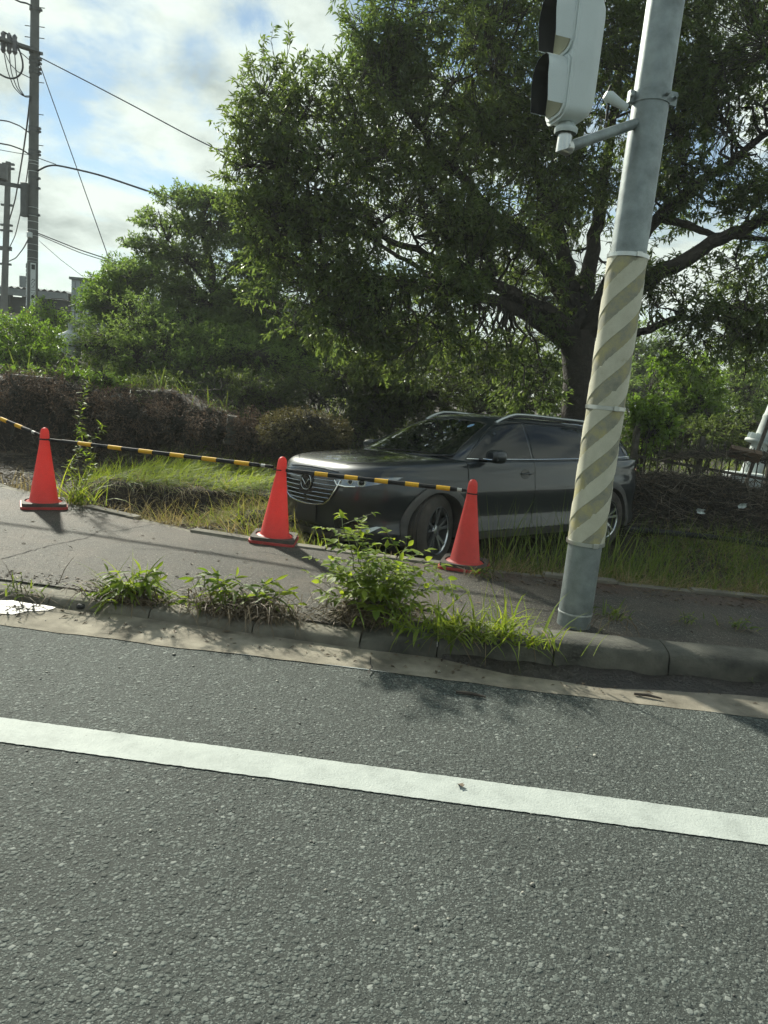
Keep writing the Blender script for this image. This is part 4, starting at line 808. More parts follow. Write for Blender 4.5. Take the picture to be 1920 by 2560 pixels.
for s_ in (-1, 1): em.tube([tuple(ec+Vector((.003, s_*.082, .022))), tuple(ec+Vector((.004, s_*.060, .026))), tuple(ec+Vector((.004, s_*.030, .000))), tuple(ec+Vector((.004, 0, -.030)))], [.003, .0055, .005, .004], 8)
em.build('emblem', MT['darkchrome'], gr, True)
pc = proj('x', 0, .485, BV, .02); MB().box(tuple(pc), (.016, .335, .168)).build('licence_plate', simple('blank_plate', (0.006, 0.006, 0.006), .5, var=.1), car, bevel=.004)
patch('lower_grille', [(-.40, .375), (.40, .375), (.36, .335), (-.36, .335)], 'x', BV, .005, MT['gloss_black'], car, .04)
patch('front_skirt', [(-.72, .33), (.72, .33), (.66, .265), (-.66, .265)], 'x', BV, .010, MT['clad'], car, .05)
# bonnet creases and shut line
for s_ in (-1, 1):
    strip('bonnet_gap', [(.78, s_*.42), (.60, s_*.70), (.30, s_*.80), (-.05, s_*.815), (-.30, s_*.80)], 'z', BV, .0005, .007, MT['gloss_black'], car)
strip('bonnet_edge', [(-.42, .915), (-.22, .926), (0, .93), (.22, .926), (.42, .915)], 'x', BV, .004, .010, MT['gloss_black'], car)
# inside of wheel wells
for x, z in WH:
    MB().tube([(x, -.62, z), (x, .62, z)], .43, 28, cap=True).build('wheel_well', MT['black'], car)
for ch in list(car.children):      # the cabin sits a little lower than first lofted
    if ch.type == 'MESH':
        for ob in [ch]+list(ch.children):
            if ob.get('squat') or ob.type != 'MESH': continue
            ob['squat'] = 1; co = np.zeros(len(ob.data.vertices)*3, np.float32); ob.data.vertices.foreach_get('co', co); co = co.reshape(-1, 3); hi = co[:, 2] > 1.06; co[hi, 2] = 1.06+(co[hi, 2]-1.06)*.87; ob.data.vertices.foreach_set('co', co.ravel()); ob.data.update(); del ob['squat']
# wheels
def wheel(x, sd_, steer):
    w = empty('wheel', (x, sd_*.795, .365)); w.parent = car; w.rotation_euler = (0, 0, steer+(0 if sd_ > 0 else PI))
    Ry = [[1, 0, 0], [0, 0, 1], [0, -1, 0]]      # lathe axis -> +y is outward
    ty = MB().lathe([(.245, -.105), (.27, -.112), (.325, -.113), (.352, -.10), (.364, -.08), (.366, -.03), (.366, .03), (.364, .08), (.352, .10), (.325, .113), (.27, .112), (.245, .105)], 56, R=np.array(Ry)).build('tyre', MT['tyre'], w, True)
    for k in range(4):
        yv = (-.055, -.018, .018, .055)[k]; a = np.linspace(0, 2*PI, 49)[:-1]; q = [(.3662*math.cos(t), yv, .3662*math.sin(t)) for t in a]
        MB().tube(q+[q[0]], .0035, 4).build('tread_groove', MT['gloss_black'], ty)
    rm = MB().lathe([(.252, .108), (.240, .112), (.232, .098), (.225, .02), (.215, -.05), (.06, -.055), (.001, -.055)], 48, R=np.array(Ry)).build('rim', MT['rimdark'], w, True)
    MB().lathe([(.226, .096), (.236, .108), (.246, .109), (.252, .104)], 48, R=np.array(Ry)).build('rim_lip', MT['rim'], rm, True)
    for k in range(5):
        for da in (-.20, .20):
            a = k*2*PI/5+.3; a1 = a+da; a0 = a+da*.35; t_ = np.array([-math.sin(a1), 0, math.cos(a1)]); n0 = np.array([-math.sin(a0), 0, math.cos(a0)])
            i0 = np.array([.045*math.cos(a0), .078, .045*math.sin(a0)]); o1 = np.array([.238*math.cos(a1), .102, .238*math.sin(a1)]); V = []
            for p, tt, hwid in ((i0, n0, .014), (o1, t_, .017)):
                V += [p-tt*hwid, p+tt*hwid, p+tt*hwid-np.array([0, .035, 0]), p-tt*hwid-np.array([0, .035, 0])]
            MB().add(V, [(0, 1, 5, 4), (1, 2, 6, 5), (2, 3, 7, 6), (3, 0, 4, 7), (0, 3, 2, 1), (4, 5, 6, 7)]).build('spoke', MT['rim'], rm)
    MB().lathe([(.060, .06), (.056, .088), (.03, .094), (.001, .095)], 24, R=np.array(Ry)).build('hub_cap', MT['rim'], rm, True)
for x, st in ((0.0, math.radians(20)), (-2.93, 0)):
    for s_ in (1, -1): wheel(x, s_, st)

# ------------------------------------------------------------------ trees and shrubs
MT['oak'] = leafmat('oak_leaves', (0.044, 0.076, 0.032), (0.135, 0.166, 0.068), .52, .42, (1.95, 2.05, 0.95), .45)
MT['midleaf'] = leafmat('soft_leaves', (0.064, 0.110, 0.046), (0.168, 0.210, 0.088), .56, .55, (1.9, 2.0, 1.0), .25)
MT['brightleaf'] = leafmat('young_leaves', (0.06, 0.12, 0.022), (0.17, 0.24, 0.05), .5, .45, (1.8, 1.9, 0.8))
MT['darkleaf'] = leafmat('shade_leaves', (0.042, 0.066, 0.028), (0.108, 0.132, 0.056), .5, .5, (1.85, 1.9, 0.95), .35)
MT['brownleaf'] = leafmat('azalea_leaves', (0.055, 0.052, 0.024), (0.14, 0.125, 0.06), .35, .5, (1.5, 1.4, 0.8))
MT['bark'] = simple('dark_bark', (0.040, 0.033, 0.026), .9, var=.4, vs=9, bump=.8, bs=28, bd=.03)
MT['twigbark'] = simple('twig_bark', (0.035, 0.030, 0.022), .85, var=.3)
PXM = 1/FPX
def W(u, v, y): return aty(u, v, y)
def lobe_pts(lobe, n):
    u, v, y, ru, rv, ry = lobe; c = W(u, v, y); k = np.linalg.norm(c-CC)*PXM
    q = rdir(n)*(rng.random(n)[:, None]**(1/2.2)); return c+q*np.array([ru*k, ry, rv*k]), c
def sprays(S, D, m_, twig, ll, lw, droop):
    """a leafy shoot at each S along D with m_ leaves"""
    n = len(S); t = rng.random((n, m_)); D = unit(D)
    P = S[:, None]+D[:, None]*(t[..., None]*twig)+rng.normal(size=(n, m_, 3))*.012
    ld = unit(D[:, None]*.7+rng.normal(size=(n, m_, 3))*.75+np.array([0, 0, -droop]))
    nn = rng.normal(size=(n, m_, 3))*.5+np.array([0, 0, 1.0]); k = n*m_
    return leaf_tris(P.reshape(k, 3), ld.reshape(k, 3), nn.reshape(k, 3), rng.uniform(ll*.65, ll*1.2, k), rng.uniform(lw*.7, lw*1.2, k))
def clumpcol(T, S, m_):
    base = 0.5+0.35*vnoise(S[:, 0], S[:, 2], 2.6, 51)+0.25*vnoise(S[:, 1], S[:, 2], 5.1, 52); base = np.clip(base, 0, 1)
    per = np.repeat(base, m_); per = np.clip(per*.6+rng.random(len(per))*.5-.05, 0, 1); return np.repeat(per, 2)
def curve(a, b, sag=.1, n=5):
    t = np.linspace(0, 1, n)[:, None]; p = a+(b-a)*t; L_ = np.linalg.norm(b-a); p = p+np.array([0, 0, 1.0])*(np.sin(t*PI)*sag*L_)
    return p+np.concatenate([[[0, 0, 0]], rng.normal(size=(n-2, 3))*.04*L_, [[0, 0, 0]]])
def tree(name, label, cat, base, limbs, lobes, leafm, nspray, m_, twig, ll, lw, droop=.4, sec=8, group=None, barkm=None, gap=.25, reach=1.6, secr=.03, updir=.35):
    t = thing(name, label, cat, tuple(base), 0, group); B = np.asarray(base, float); mb = MB(); samples = []
    for i, lm in enumerate(limbs):
        P = np.array([p[:3] for p in lm], float); R = np.array([p[3] for p in lm]); k = len(P)
        tt = np.linspace(0, k-1, (k-1)*5+1); Q = np.stack([np.interp(tt, np.arange(k), P[:, j]) for j in range(3)], 1)
        for _ in range(2): Q[1:-1] = (Q[:-2]+2*Q[1:-1]+Q[2:])/4
        rr = np.interp(tt, np.arange(k), R)*(1 if i == 0 else .78); L_ = np.linalg.norm(P[-1]-P[0]); Q[1:-1] += rng.normal(size=(len(Q)-2, 3))*.012*min(L_, 3)*.5
        if i == 0: trunk = MB().tube(Q-B, rr, 14); trunk.build('trunk', barkm or MT['bark'], t, True)
        else: mb.tube(Q-B, rr, 9)
        samples.append(Q[len(Q)//3 if i else -2:])
    smp = np.concatenate(samples); secs = []; tot = sum(l[3]*l[4]*l[6] for l in lobes); VT = []; SP = []; TW = []
    for l in lobes:
        tgt, c = lobe_pts(l[:6], max(2, int(sec*l[6]))); loc = []
        for p in tgt:
            a = smp[np.argmin(np.linalg.norm(smp-p, axis=1)+rng.random(len(smp))*.5)]; q = curve(a, p, -.05+rng.random()*.2, 7); mb.tube(q-B, np.linspace(secr, .007, 7), 5); loc.append(q[2:])
        loc = np.concatenate(loc+[smp[rng.integers(0, len(smp), 3)]])
        ns = int(nspray*l[3]*l[4]*l[6]/tot); S, c = lobe_pts(l[:6], int(ns*1.8))
        g = vnoise(S[:, 0], S[:, 2]*1.2, 2.4, 61)+.8*vnoise(S[:, 1], S[:, 2], 5.5, 62)+.5*vnoise(S[:, 0]+S[:, 1], S[:, 2], 9, 63); S = S[np.argsort(-g+rng.random(len(g))*gap*2)][:ns]
        dm = np.linalg.norm(S[:, None]-loc[None], axis=2); j = np.argmin(dm, 1); near = loc[j]; ok = dm[np.arange(len(S)), j] < reach
        S = S[ok]; near = near[ok]; TW.append((near, S)); SP.append(S); VT.append(unit(S-near)*.9+unit(S-c)*.5+np.array([0, 0, updir])+rng.normal(size=S.shape)*.35)
    S = np.concatenate(SP); D = np.concatenate(VT)
    a = np.concatenate([x[0] for x in TW]); b_ = np.concatenate([x[1] for x in TW]); mid = (a+b_)/2+rng.normal(size=a.shape)*.05; e = S+unit(D)*twig*.8
    V, T = join([prisms(a, mid, .007, .005), prisms(mid, b_, .005, .004), prisms(S, e, .004, .002)])
    mb.build('limbs', barkm or MT['bark'], t, True)
    o = trimesh('twigs', V-B, T, MT['twigbark'], t); o['kind'] = 'stuff'
    V, T = sprays(S, D, m_, twig, ll, lw, droop)
    o = trimesh('crown', V-B, T, leafm, t, lc=clumpcol(T, S, m_)); o['kind'] = 'stuff'
    return t
def Lm(*p): return [(*W(u, v, y), r) for u, v, y, r in p]
gz = lambda x, y: float(hgt(x, y))
tb = W(1448, 1160, 13.0); tb[2] = gz(tb[0], tb[1])-.05
oak_limbs = [
    [(*tb, .40), *Lm((1452, 1010, 13, .33), (1448, 900, 13, .29), (1440, 830, 13, .32))],
    Lm((1438, 850, 13, .22), (1395, 800, 12.7, .18), (1300, 745, 12.2, .15), (1220, 700, 11.8, .12), (1100, 650, 11.4, .08), (960, 590, 11, .05), (820, 480, 10.8, .025)),
    Lm((1420, 860, 13, .18), (1340, 800, 12.4, .14), (1230, 745, 11.8, .11), (1120, 720, 11.3, .08), (960, 700, 11, .05), (780, 660, 10.8, .025)),
    Lm((1436, 830, 13, .24), (1400, 720, 12.9, .18), (1340, 620, 12.6, .14), (1240, 550, 12.2, .11), (1130, 420, 11.8, .08), (1010, 270, 11.6, .05), (930, 120, 11.5, .025)),
    Lm((1440, 825, 13, .24), (1420, 700, 13.2, .19), (1395, 560, 13.3, .15), (1330, 380, 13.2, .11), (1260, 200, 13, .08), (1200, 20, 12.8, .04)),
    Lm((1448, 820, 13, .24), (1470, 690, 13.4, .18), (1500, 520, 13.7, .14), (1530, 300, 13.8, .10), (1560, 60, 13.8, .06)),
    Lm((1455, 835, 13, .26), (1540, 755, 12.6, .20), (1640, 690, 12.3, .17), (1760, 620, 12, .14), (1880, 560, 11.8, .11), (2050, 480, 11.6, .06)),
    Lm((1470, 800, 13, .18), (1560, 640, 12.8, .15), (1660, 530, 12.6, .12), (1800, 420, 12.4, .09), (1960, 300, 12.2, .05)),
    Lm((1640, 540, 12.6, .09), (1720, 565, 12.4, .075), (1800, 590, 12.2, .06), (1930, 600, 12, .04)),
    Lm((1460, 880, 13, .12), (1590, 835, 12.5, .085), (1680, 800, 12.2, .07), (1780, 790, 12, .05), (1880, 830, 11.9, .03)),
    Lm((1240, 690, 11.9, .07), (1150, 560, 11.7, .05), (1040, 430, 11.5, .035), (900, 330, 11.3, .02)),
    Lm((1130, 720, 11.3, .06), (1000, 640, 11.1, .04), (860, 560, 10.9, .03), (700, 420, 10.8, .015))]
oak_lobes = [  # u, v, y, ru, rv, ry(m), density
    (715, 300, 10.9, 95, 170, .8, .8), (625, 370, 10.8, 75, 75, .6, .8), (820, 420, 11, 150, 160, 1.0, 1.0), (680, 500, 10.9, 120, 110, .8, 1.0), (990, 90, 11.6, 110, 150, 1.0, 1.0), (930, 250, 11.4, 110, 130, .9, 1.0),
    (1120, 160, 11.9, 170, 220, 1.3, 1.0), (1060, 380, 11.6, 170, 120, 1.0, .8), (1000, 560, 11.2, 190, 110, 1.0, .6), (800, 640, 10.9, 190, 110, .9, .9), (900, 780, 10.7, 170, 110, .9, .7), (1030, 880, 10.8, 150, 80, .8, .7),
    (1120, 760, 11.2, 150, 110, .9, .9), (1260, 640, 12.4, 130, 140, 1.0, .8), (1270, 380, 12.6, 150, 170, 1.2, 1.0), (1330, 140, 12.9, 190, 210, 1.4, 1.0), (1430, 420, 13.2, 160, 180, 1.2, 1.0), (1420, 640, 13.8, 170, 150, 1.0, .9), (1540, 160, 13.3, 170, 220, 1.4, 1.0),
    (1700, 200, 12.6, 150, 220, 1.3, .9), (1850, 150, 12.2, 140, 230, 1.3, 1.0), (1780, 400, 12.3, 160, 110, 1.0, .55), (1880, 460, 12, 90, 90, .8, .55), (1640, 470, 12.6, 100, 120, .8, .7), (1600, 690, 12.4, 60, 80, .6, .8), (1660, 740, 12.2, 60, 45, .5, .9),
    (1830, 740, 11.8, 110, 95, .8, 1.0), (1770, 850, 11.8, 80, 90, .7, 1.0), (1890, 860, 11.7, 60, 90, .7, .9), (1310, 950, 12.1, 90, 75, .6, 1.0), (1200, 880, 11.6, 90, 70, .6, .8), (1330, 780, 12.4, 90, 90, .6, .6),
    (1010, 720, 10.6, 170, 110, .7, .45), (1180, 600, 11.3, 140, 110, .8, .8), (1120, 480, 11.6, 130, 90, .8, .7), (1300, 520, 11.9, 120, 100, .8, .7), (720, 560, 10.7, 110, 90, .7, 1), (820, 300, 11.0, 90, 110, .7, .8), (760, 760, 10.6, 130, 90, .8, .7), (1300, -150, 12.8, 500, 140, 1.8, .7), (1850, -120, 12.4, 250, 140, 1.6, .7), (1990, 500, 11.8, 110, 300, 1.2, .8)]
tree('oak_tree', 'large spreading evergreen oak with dark forked trunk behind the car', 'tree', tb, oak_limbs, oak_lobes, MT['oak'], 10800, 15, .26, .115, .032, .45, sec=10, gap=.4)
# the layered tree left of it
mb_ = W(560, 1000, 17.5); mb_[2] = gz(mb_[0], mb_[1])-.05
tree('broadleaf_tree', 'lighter green layered tree left of the big oak, under the cables', 'tree', mb_,
     [[(*mb_, .20), *Lm((560, 900, 17.5, .17), (545, 780, 17.5, .15), (530, 680, 17.5, .10), (505, 560, 17.5, .05))], Lm((548, 790, 17.5, .09), (480, 730, 17.3, .07), (400, 680, 17, .03)), Lm((540, 740, 17.5, .08), (470, 650, 17.4, .05), (410, 590, 17.3, .02)), Lm((540, 720, 17.5, .08), (620, 640, 17.6, .05), (690, 580, 17.6, .02)), Lm((555, 850, 17.5, .07), (450, 820, 16.8, .05), (340, 760, 16.4, .02)), Lm((558, 860, 17.5, .07), (650, 800, 17, .05), (740, 780, 16.8, .02))],
     [(470, 500, 17.5, 65, 24, .8, 1), (560, 520, 17.5, 85, 30, .9, 1), (425, 560, 17.3, 80, 20, .8, 1.1), (570, 590, 17.5, 110, 28, .9, 1), (385, 615, 17.2, 60, 18, .7, 1.1), (490, 655, 17.3, 120, 26, .9, 1), (630, 660, 17.5, 110, 45, 1, 1), (365, 690, 16.9, 80, 22, .8, 1.1), (540, 740, 17.2, 150, 36, 1, 1), (350, 770, 16.5, 110, 34, 1, 1), (660, 780, 17, 120, 55, 1, 1), (480, 830, 16.6, 150, 45, 1, 1), (650, 870, 16.6, 130, 60, 1, 1), (700, 600, 17.8, 80, 60, 1, 1)], MT['midleaf'], 4600, 16, .24, .105, .040, .15, sec=6, gap=.5, reach=1.5, updir=.2)
def bush(name, label, u, v, y, ru, rv, ry, n, leafm, ll=.07, lw=.03, m_=12, extra=(), group=None, droop=.3, twig=.18, cat='bush'):
    c = W(u, v+rv*.9, y); base = np.array([c[0], y, gz(c[0], y)-.03]); lob = [(u, v, y, ru, rv, ry, 1.0), *extra]
    k = np.linalg.norm(c-CC)*PXM; stems = []
    for j in range(4):
        top = W(u+random.uniform(-.6, .6)*ru, v-random.uniform(-.2, .4)*rv, y+random.uniform(-.4, .4)*ry); stems.append([(*base, .03), (*((base+top)/2+np.array([0, 0, .05])), .022), (*top, .01)])
    return tree(name, label, cat, base, stems, lob, leafm, n, m_, twig, ll, lw, droop, sec=5, group=group, barkm=MT['twigbark'], gap=.3, reach=3.0, secr=.012)
bush('shrub', 'dense dark green shrub spreading below the layered tree', 470, 890, 14.5, 210, 80, 1.2, 1700, MT['midleaf'], .08, .03, extra=[(330, 850, 14.5, 130, 90, 1.0, 1.0), (650, 930, 14, 150, 70, 1, .9)])
bush('shrub', 'leafy green shrub right of the utility pole hiding the white bag', 290, 770, 17, 85, 75, 1.0, 1300, MT['brightleaf'], .09, .035, extra=[(235, 880, 15.8, 60, 45, .6, .9), (335, 690, 18, 70, 40, .8, 1), (120, 800, 18, 50, 45, .7, .8), (275, 745, 17.5, 45, 40, .6, 1)])
bush('shrub', 'bright sunlit shrub on top of the bank at the left edge', 45, 860, 13.5, 85, 60, .9, 900, MT['brightleaf'], .075, .03, extra=[(110, 900, 13, 90, 40, .7, 1.0), (20, 920, 12.5, 60, 40, .6, .7)])
bush('shrub', 'small yellow-green creeper trailing along the top of the mud bank', 170, 945, 11.6, 120, 18, .3, 420, MT['brightleaf'], .05, .028, m_=9, extra=[(270, 955, 11.5, 60, 16, .3, 1.0), (60, 935, 11.8, 60, 16, .3, 1)], twig=.1)
bush('azalea_bush', 'rounded brownish clipped bush left of the car bonnet', 765, 1085, 10.4, 110, 58, .55, 1500, MT['brownleaf'], .035, .016, m_=14, twig=.10)
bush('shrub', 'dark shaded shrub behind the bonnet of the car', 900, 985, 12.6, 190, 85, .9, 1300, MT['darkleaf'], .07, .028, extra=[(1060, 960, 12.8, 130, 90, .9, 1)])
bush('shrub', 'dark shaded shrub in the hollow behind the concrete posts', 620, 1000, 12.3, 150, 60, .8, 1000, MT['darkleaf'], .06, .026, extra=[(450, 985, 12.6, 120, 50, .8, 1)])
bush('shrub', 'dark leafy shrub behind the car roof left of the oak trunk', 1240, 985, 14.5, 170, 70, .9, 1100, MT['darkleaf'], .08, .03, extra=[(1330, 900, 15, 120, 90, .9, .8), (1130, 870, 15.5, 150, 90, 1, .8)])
bush('young_tree', 'bright green bushy tree beyond the picket fence right of the pole', 1690, 985, 16.5, 95, 90, 1.1, 1500, MT['brightleaf'], .09, .035, extra=[(1640, 1040, 16.5, 70, 50, .9, 1.0), (1730, 1050, 16, 80, 45, .9, .8)], cat='tree')
bush('young_tree', 'sparse greyish green tree at the right edge behind the leaning white pipe', 1870, 950, 18, 70, 90, 1.0, 700, MT['midleaf'], .09, .03, extra=[(1830, 1040, 18, 70, 50, .9, .9), (1900, 1050, 18, 50, 50, .8, 1)], cat='tree')
bush('backdrop_tree', 'hazy pale green tree far behind the striped pole wrap', 1600, 900, 28, 110, 110, 1.6, 1100, MT['midleaf'], .14, .06, m_=10, cat='tree', extra=[(1560, 990, 27, 110, 90, 1.5, 1)])
bush('shrub', 'leafy vine growing over the left end of the picket fence', 1612, 1090, 10.8, 28, 75, .3, 260, MT['brightleaf'], .07, .045, m_=8, extra=[(1660, 1075, 10.6, 25, 30, .2, .7)])
bush('shrub', 'broad mid-green shrub filling the gap between the layered tree and the oak', 800, 860, 17, 150, 110, 1.2, 1500, MT['midleaf'], .10, .04, extra=[(720, 760, 18, 110, 80, 1.0, .9), (900, 740, 18.5, 130, 90, 1.0, .8), (1000, 860, 17.5, 130, 100, 1, .8)])
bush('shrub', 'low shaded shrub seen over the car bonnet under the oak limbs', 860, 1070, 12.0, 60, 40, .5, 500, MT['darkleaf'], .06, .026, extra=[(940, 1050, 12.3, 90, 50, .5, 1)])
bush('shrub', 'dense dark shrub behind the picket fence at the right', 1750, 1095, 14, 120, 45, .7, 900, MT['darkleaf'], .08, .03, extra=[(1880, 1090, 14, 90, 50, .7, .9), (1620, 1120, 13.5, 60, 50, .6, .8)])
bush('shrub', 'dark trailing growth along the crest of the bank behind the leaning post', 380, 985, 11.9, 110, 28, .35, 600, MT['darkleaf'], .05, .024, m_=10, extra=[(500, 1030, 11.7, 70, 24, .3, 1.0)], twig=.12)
crest = [(-9, 11.15), (-5, 11.2), (-1.8, 11.15), (-1.6, 12.2), (-9, 12.4)]
stuff('crest_grass', 'grass and weeds along the crest of the mud bank', 'grass', [blades(crest, 3800, (.10, .45), (.006, .014), (0, -0.4), 0.7, 0.5, 1.5, .75)], MT['grass_mid'])
n = 1500; S = np.stack([rng.uniform(-60, 60, n), rng.uniform(-24, -19, n), rng.random(n)], 1); S[:, 2] = S[:, 2]*(6.5+2.0*vnoise(S[:, 0], S[:, 0]*0, .5, 75)+1.2*vnoise(S[:, 0], S[:, 1], 1.3, 76))
V, T = sprays(S, rdir(n), 12, .9, .7, .32, .2); tag(trimesh('roadside_wood', V, T, MT['darkleaf'], lc=clumpcol(T, S, 12)), 'wood across the road, seen only mirrored in the car windows', 'wood', kind='stuff')
for (u, v, y, ru, rv), lab in [((470, 1050, 10.85, 100, 55), 'tangled reddish brown dead brush on the bank between the two concrete posts'), ((160, 1015, 10.75, 110, 62), 'tangled brown dead brush on the bank face behind the left cone'), ((330, 1040, 10.7, 70, 50), 'dry brown brush at the foot of the bank below the leaning post'), ((30, 990, 10.8, 70, 45), 'dead brown brush on the bank at the left edge'), ((650, 1085, 10.9, 60, 40), 'low brown brush between the right concrete post and the clipped bush')]:
    bush('dead_brush', lab, u, v, y, ru, rv, .35, 420, MT['brush'], .06, .016, m_=6, twig=.22, cat='brush')
bush('shrub', 'low dense shrub between the bulk bag and the bank crest', 370, 900, 13.6, 100, 45, .6, 700, MT['midleaf'], .07, .03, extra=[(500, 930, 13.4, 90, 45, .6, .9)])
# far-off wood that closes the view between the trunks
wp = []; n = 2600; S = np.stack([rng.uniform(-16, 26, n), rng.uniform(27, 33, n), rng.uniform(0.2, 1, n)], 1)
S[:, 2] = S[:, 2]*(3.2+.9*vnoise(S[:, 0], S[:, 0]*0, 1.1, 71)+.5*vnoise(S[:, 0], S[:, 1], 3, 72))+.4; S = S[(S[:, 0] > -11) | (S[:, 2] < 2.2)]
V, T = sprays(S, rdir(len(S)), 14, .5, .30, .14, .2); tag(trimesh('far_wood', V, T, MT['midleaf'], lc=clumpcol(T, S, 14)), 'far-off green wood closing the view behind the trees', 'wood', kind='stuff')
n = 9000; P = np.stack([rng.uniform(-14, 16, n), rng.uniform(11.4, 26, n)], 1); P = P[(P[:, 0] < -2) | (P[:, 1] > 12)]; n = len(P)
stuff('undergrowth', 'rough green undergrowth covering the ground beneath the trees', 'undergrowth', [blade_tris(np.stack([P[:, 0], P[:, 1], hgt(P[:, 0], P[:, 1])], 1), unit(rng.normal(size=(n, 3))*.5+np.array([0, 0, 1.0])), rng.uniform(.2, .55, n), rng.uniform(.012, .03, n), rng.uniform(.4, 1.2, n))], MT['grass_mid'])

# ------------------------------------------------------------------ weeds along the kerb, leaf by leaf
def objleaf(name, c1, c2, trans=.42, rough=.4, tcol=(1.9, 1.8, .8)):
    m = leafmat(name, c1, c2, .5, .55, tcol, .25); nt = m.node_tree; a = [n for n in nt.nodes if n.type == 'ATTRIBUTE'][0]; oi = nd(nt, 'ShaderNodeObjectInfo')
    for l in list(a.outputs['Fac'].links): nt.links.new(oi.outputs['Random'], l.to_socket)
    return m
MT['weedleaf'] = objleaf('weed_leaves', (0.10, 0.165, 0.022), (0.24, 0.30, 0.05))
MT['weedleaf2'] = objleaf('weed_leaves_lance', (0.075, 0.13, 0.02), (0.19, 0.25, 0.045))
MT['stem'] = simple('green_stem', (0.10, 0.12, 0.04), .6, var=.3)
MT['deadstem'] = leafmat('dead_stems', (0.07, 0.05, 0.03), (0.24, 0.18, 0.11), .1, .7, (1, 1, 1))
MT['clod'] = simple('root_soil', (0.075, 0.056, 0.038), .95, var=.5, vs=30, bump=1.0, bs=90, c2=(.13, .10, .07), bd=.02, spec=.1)
def leafmesh(name, prof, fold, bend, mat):
    V = []; F = []; n = len(prof)
    for t_, w_ in prof:
        z = -bend*t_*t_; V += [(t_, -w_, z+fold*w_), (t_, 0, z), (t_, w_, z+fold*w_)]
    for i in range(n-1): F += [(3*i, 3*i+1, 3*i+4, 3*i+3), (3*i+1, 3*i+2, 3*i+5, 3*i+4)]
    me = bpy.data.meshes.new(name); me.from_pydata(V, [], F); me.update(); me.shade_smooth(); me.materials.append(mat); return me
OVAL = [leafmesh('leaf', [(0, .01), (.12, .12), (.35, .27), (.6, .26), (.85, .12), (1, .005)], .35, b_, MT['weedleaf']) for b_ in (.1, .25, .45)]
LANCE = [leafmesh('leaf', [(0, .02), (.2, .09), (.5, .12), (.8, .07), (1, .004)], .4, b_, MT['weedleaf2']) for b_ in (.2, .45, .8)]
def put_leaf(meshes, parent, p, d, up, size):
    d = Vector(d).normalized(); s = Vector(up).cross(d); s = s.normalized() if s.length > 1e-4 else Vector((1, 0, 0)); u = d.cross(s)
    o = bpy.data.objects.new('leaf', random.choice(meshes)); COL.objects.link(o); o.parent = parent
    M_ = Matrix((d, s, u)).transposed().to_4x4()*1.0; M_ = Matrix.Translation(Vector(p)) @ M_ @ Matrix.Diagonal((size, size, size, 1)); o.matrix_local = M_; return o
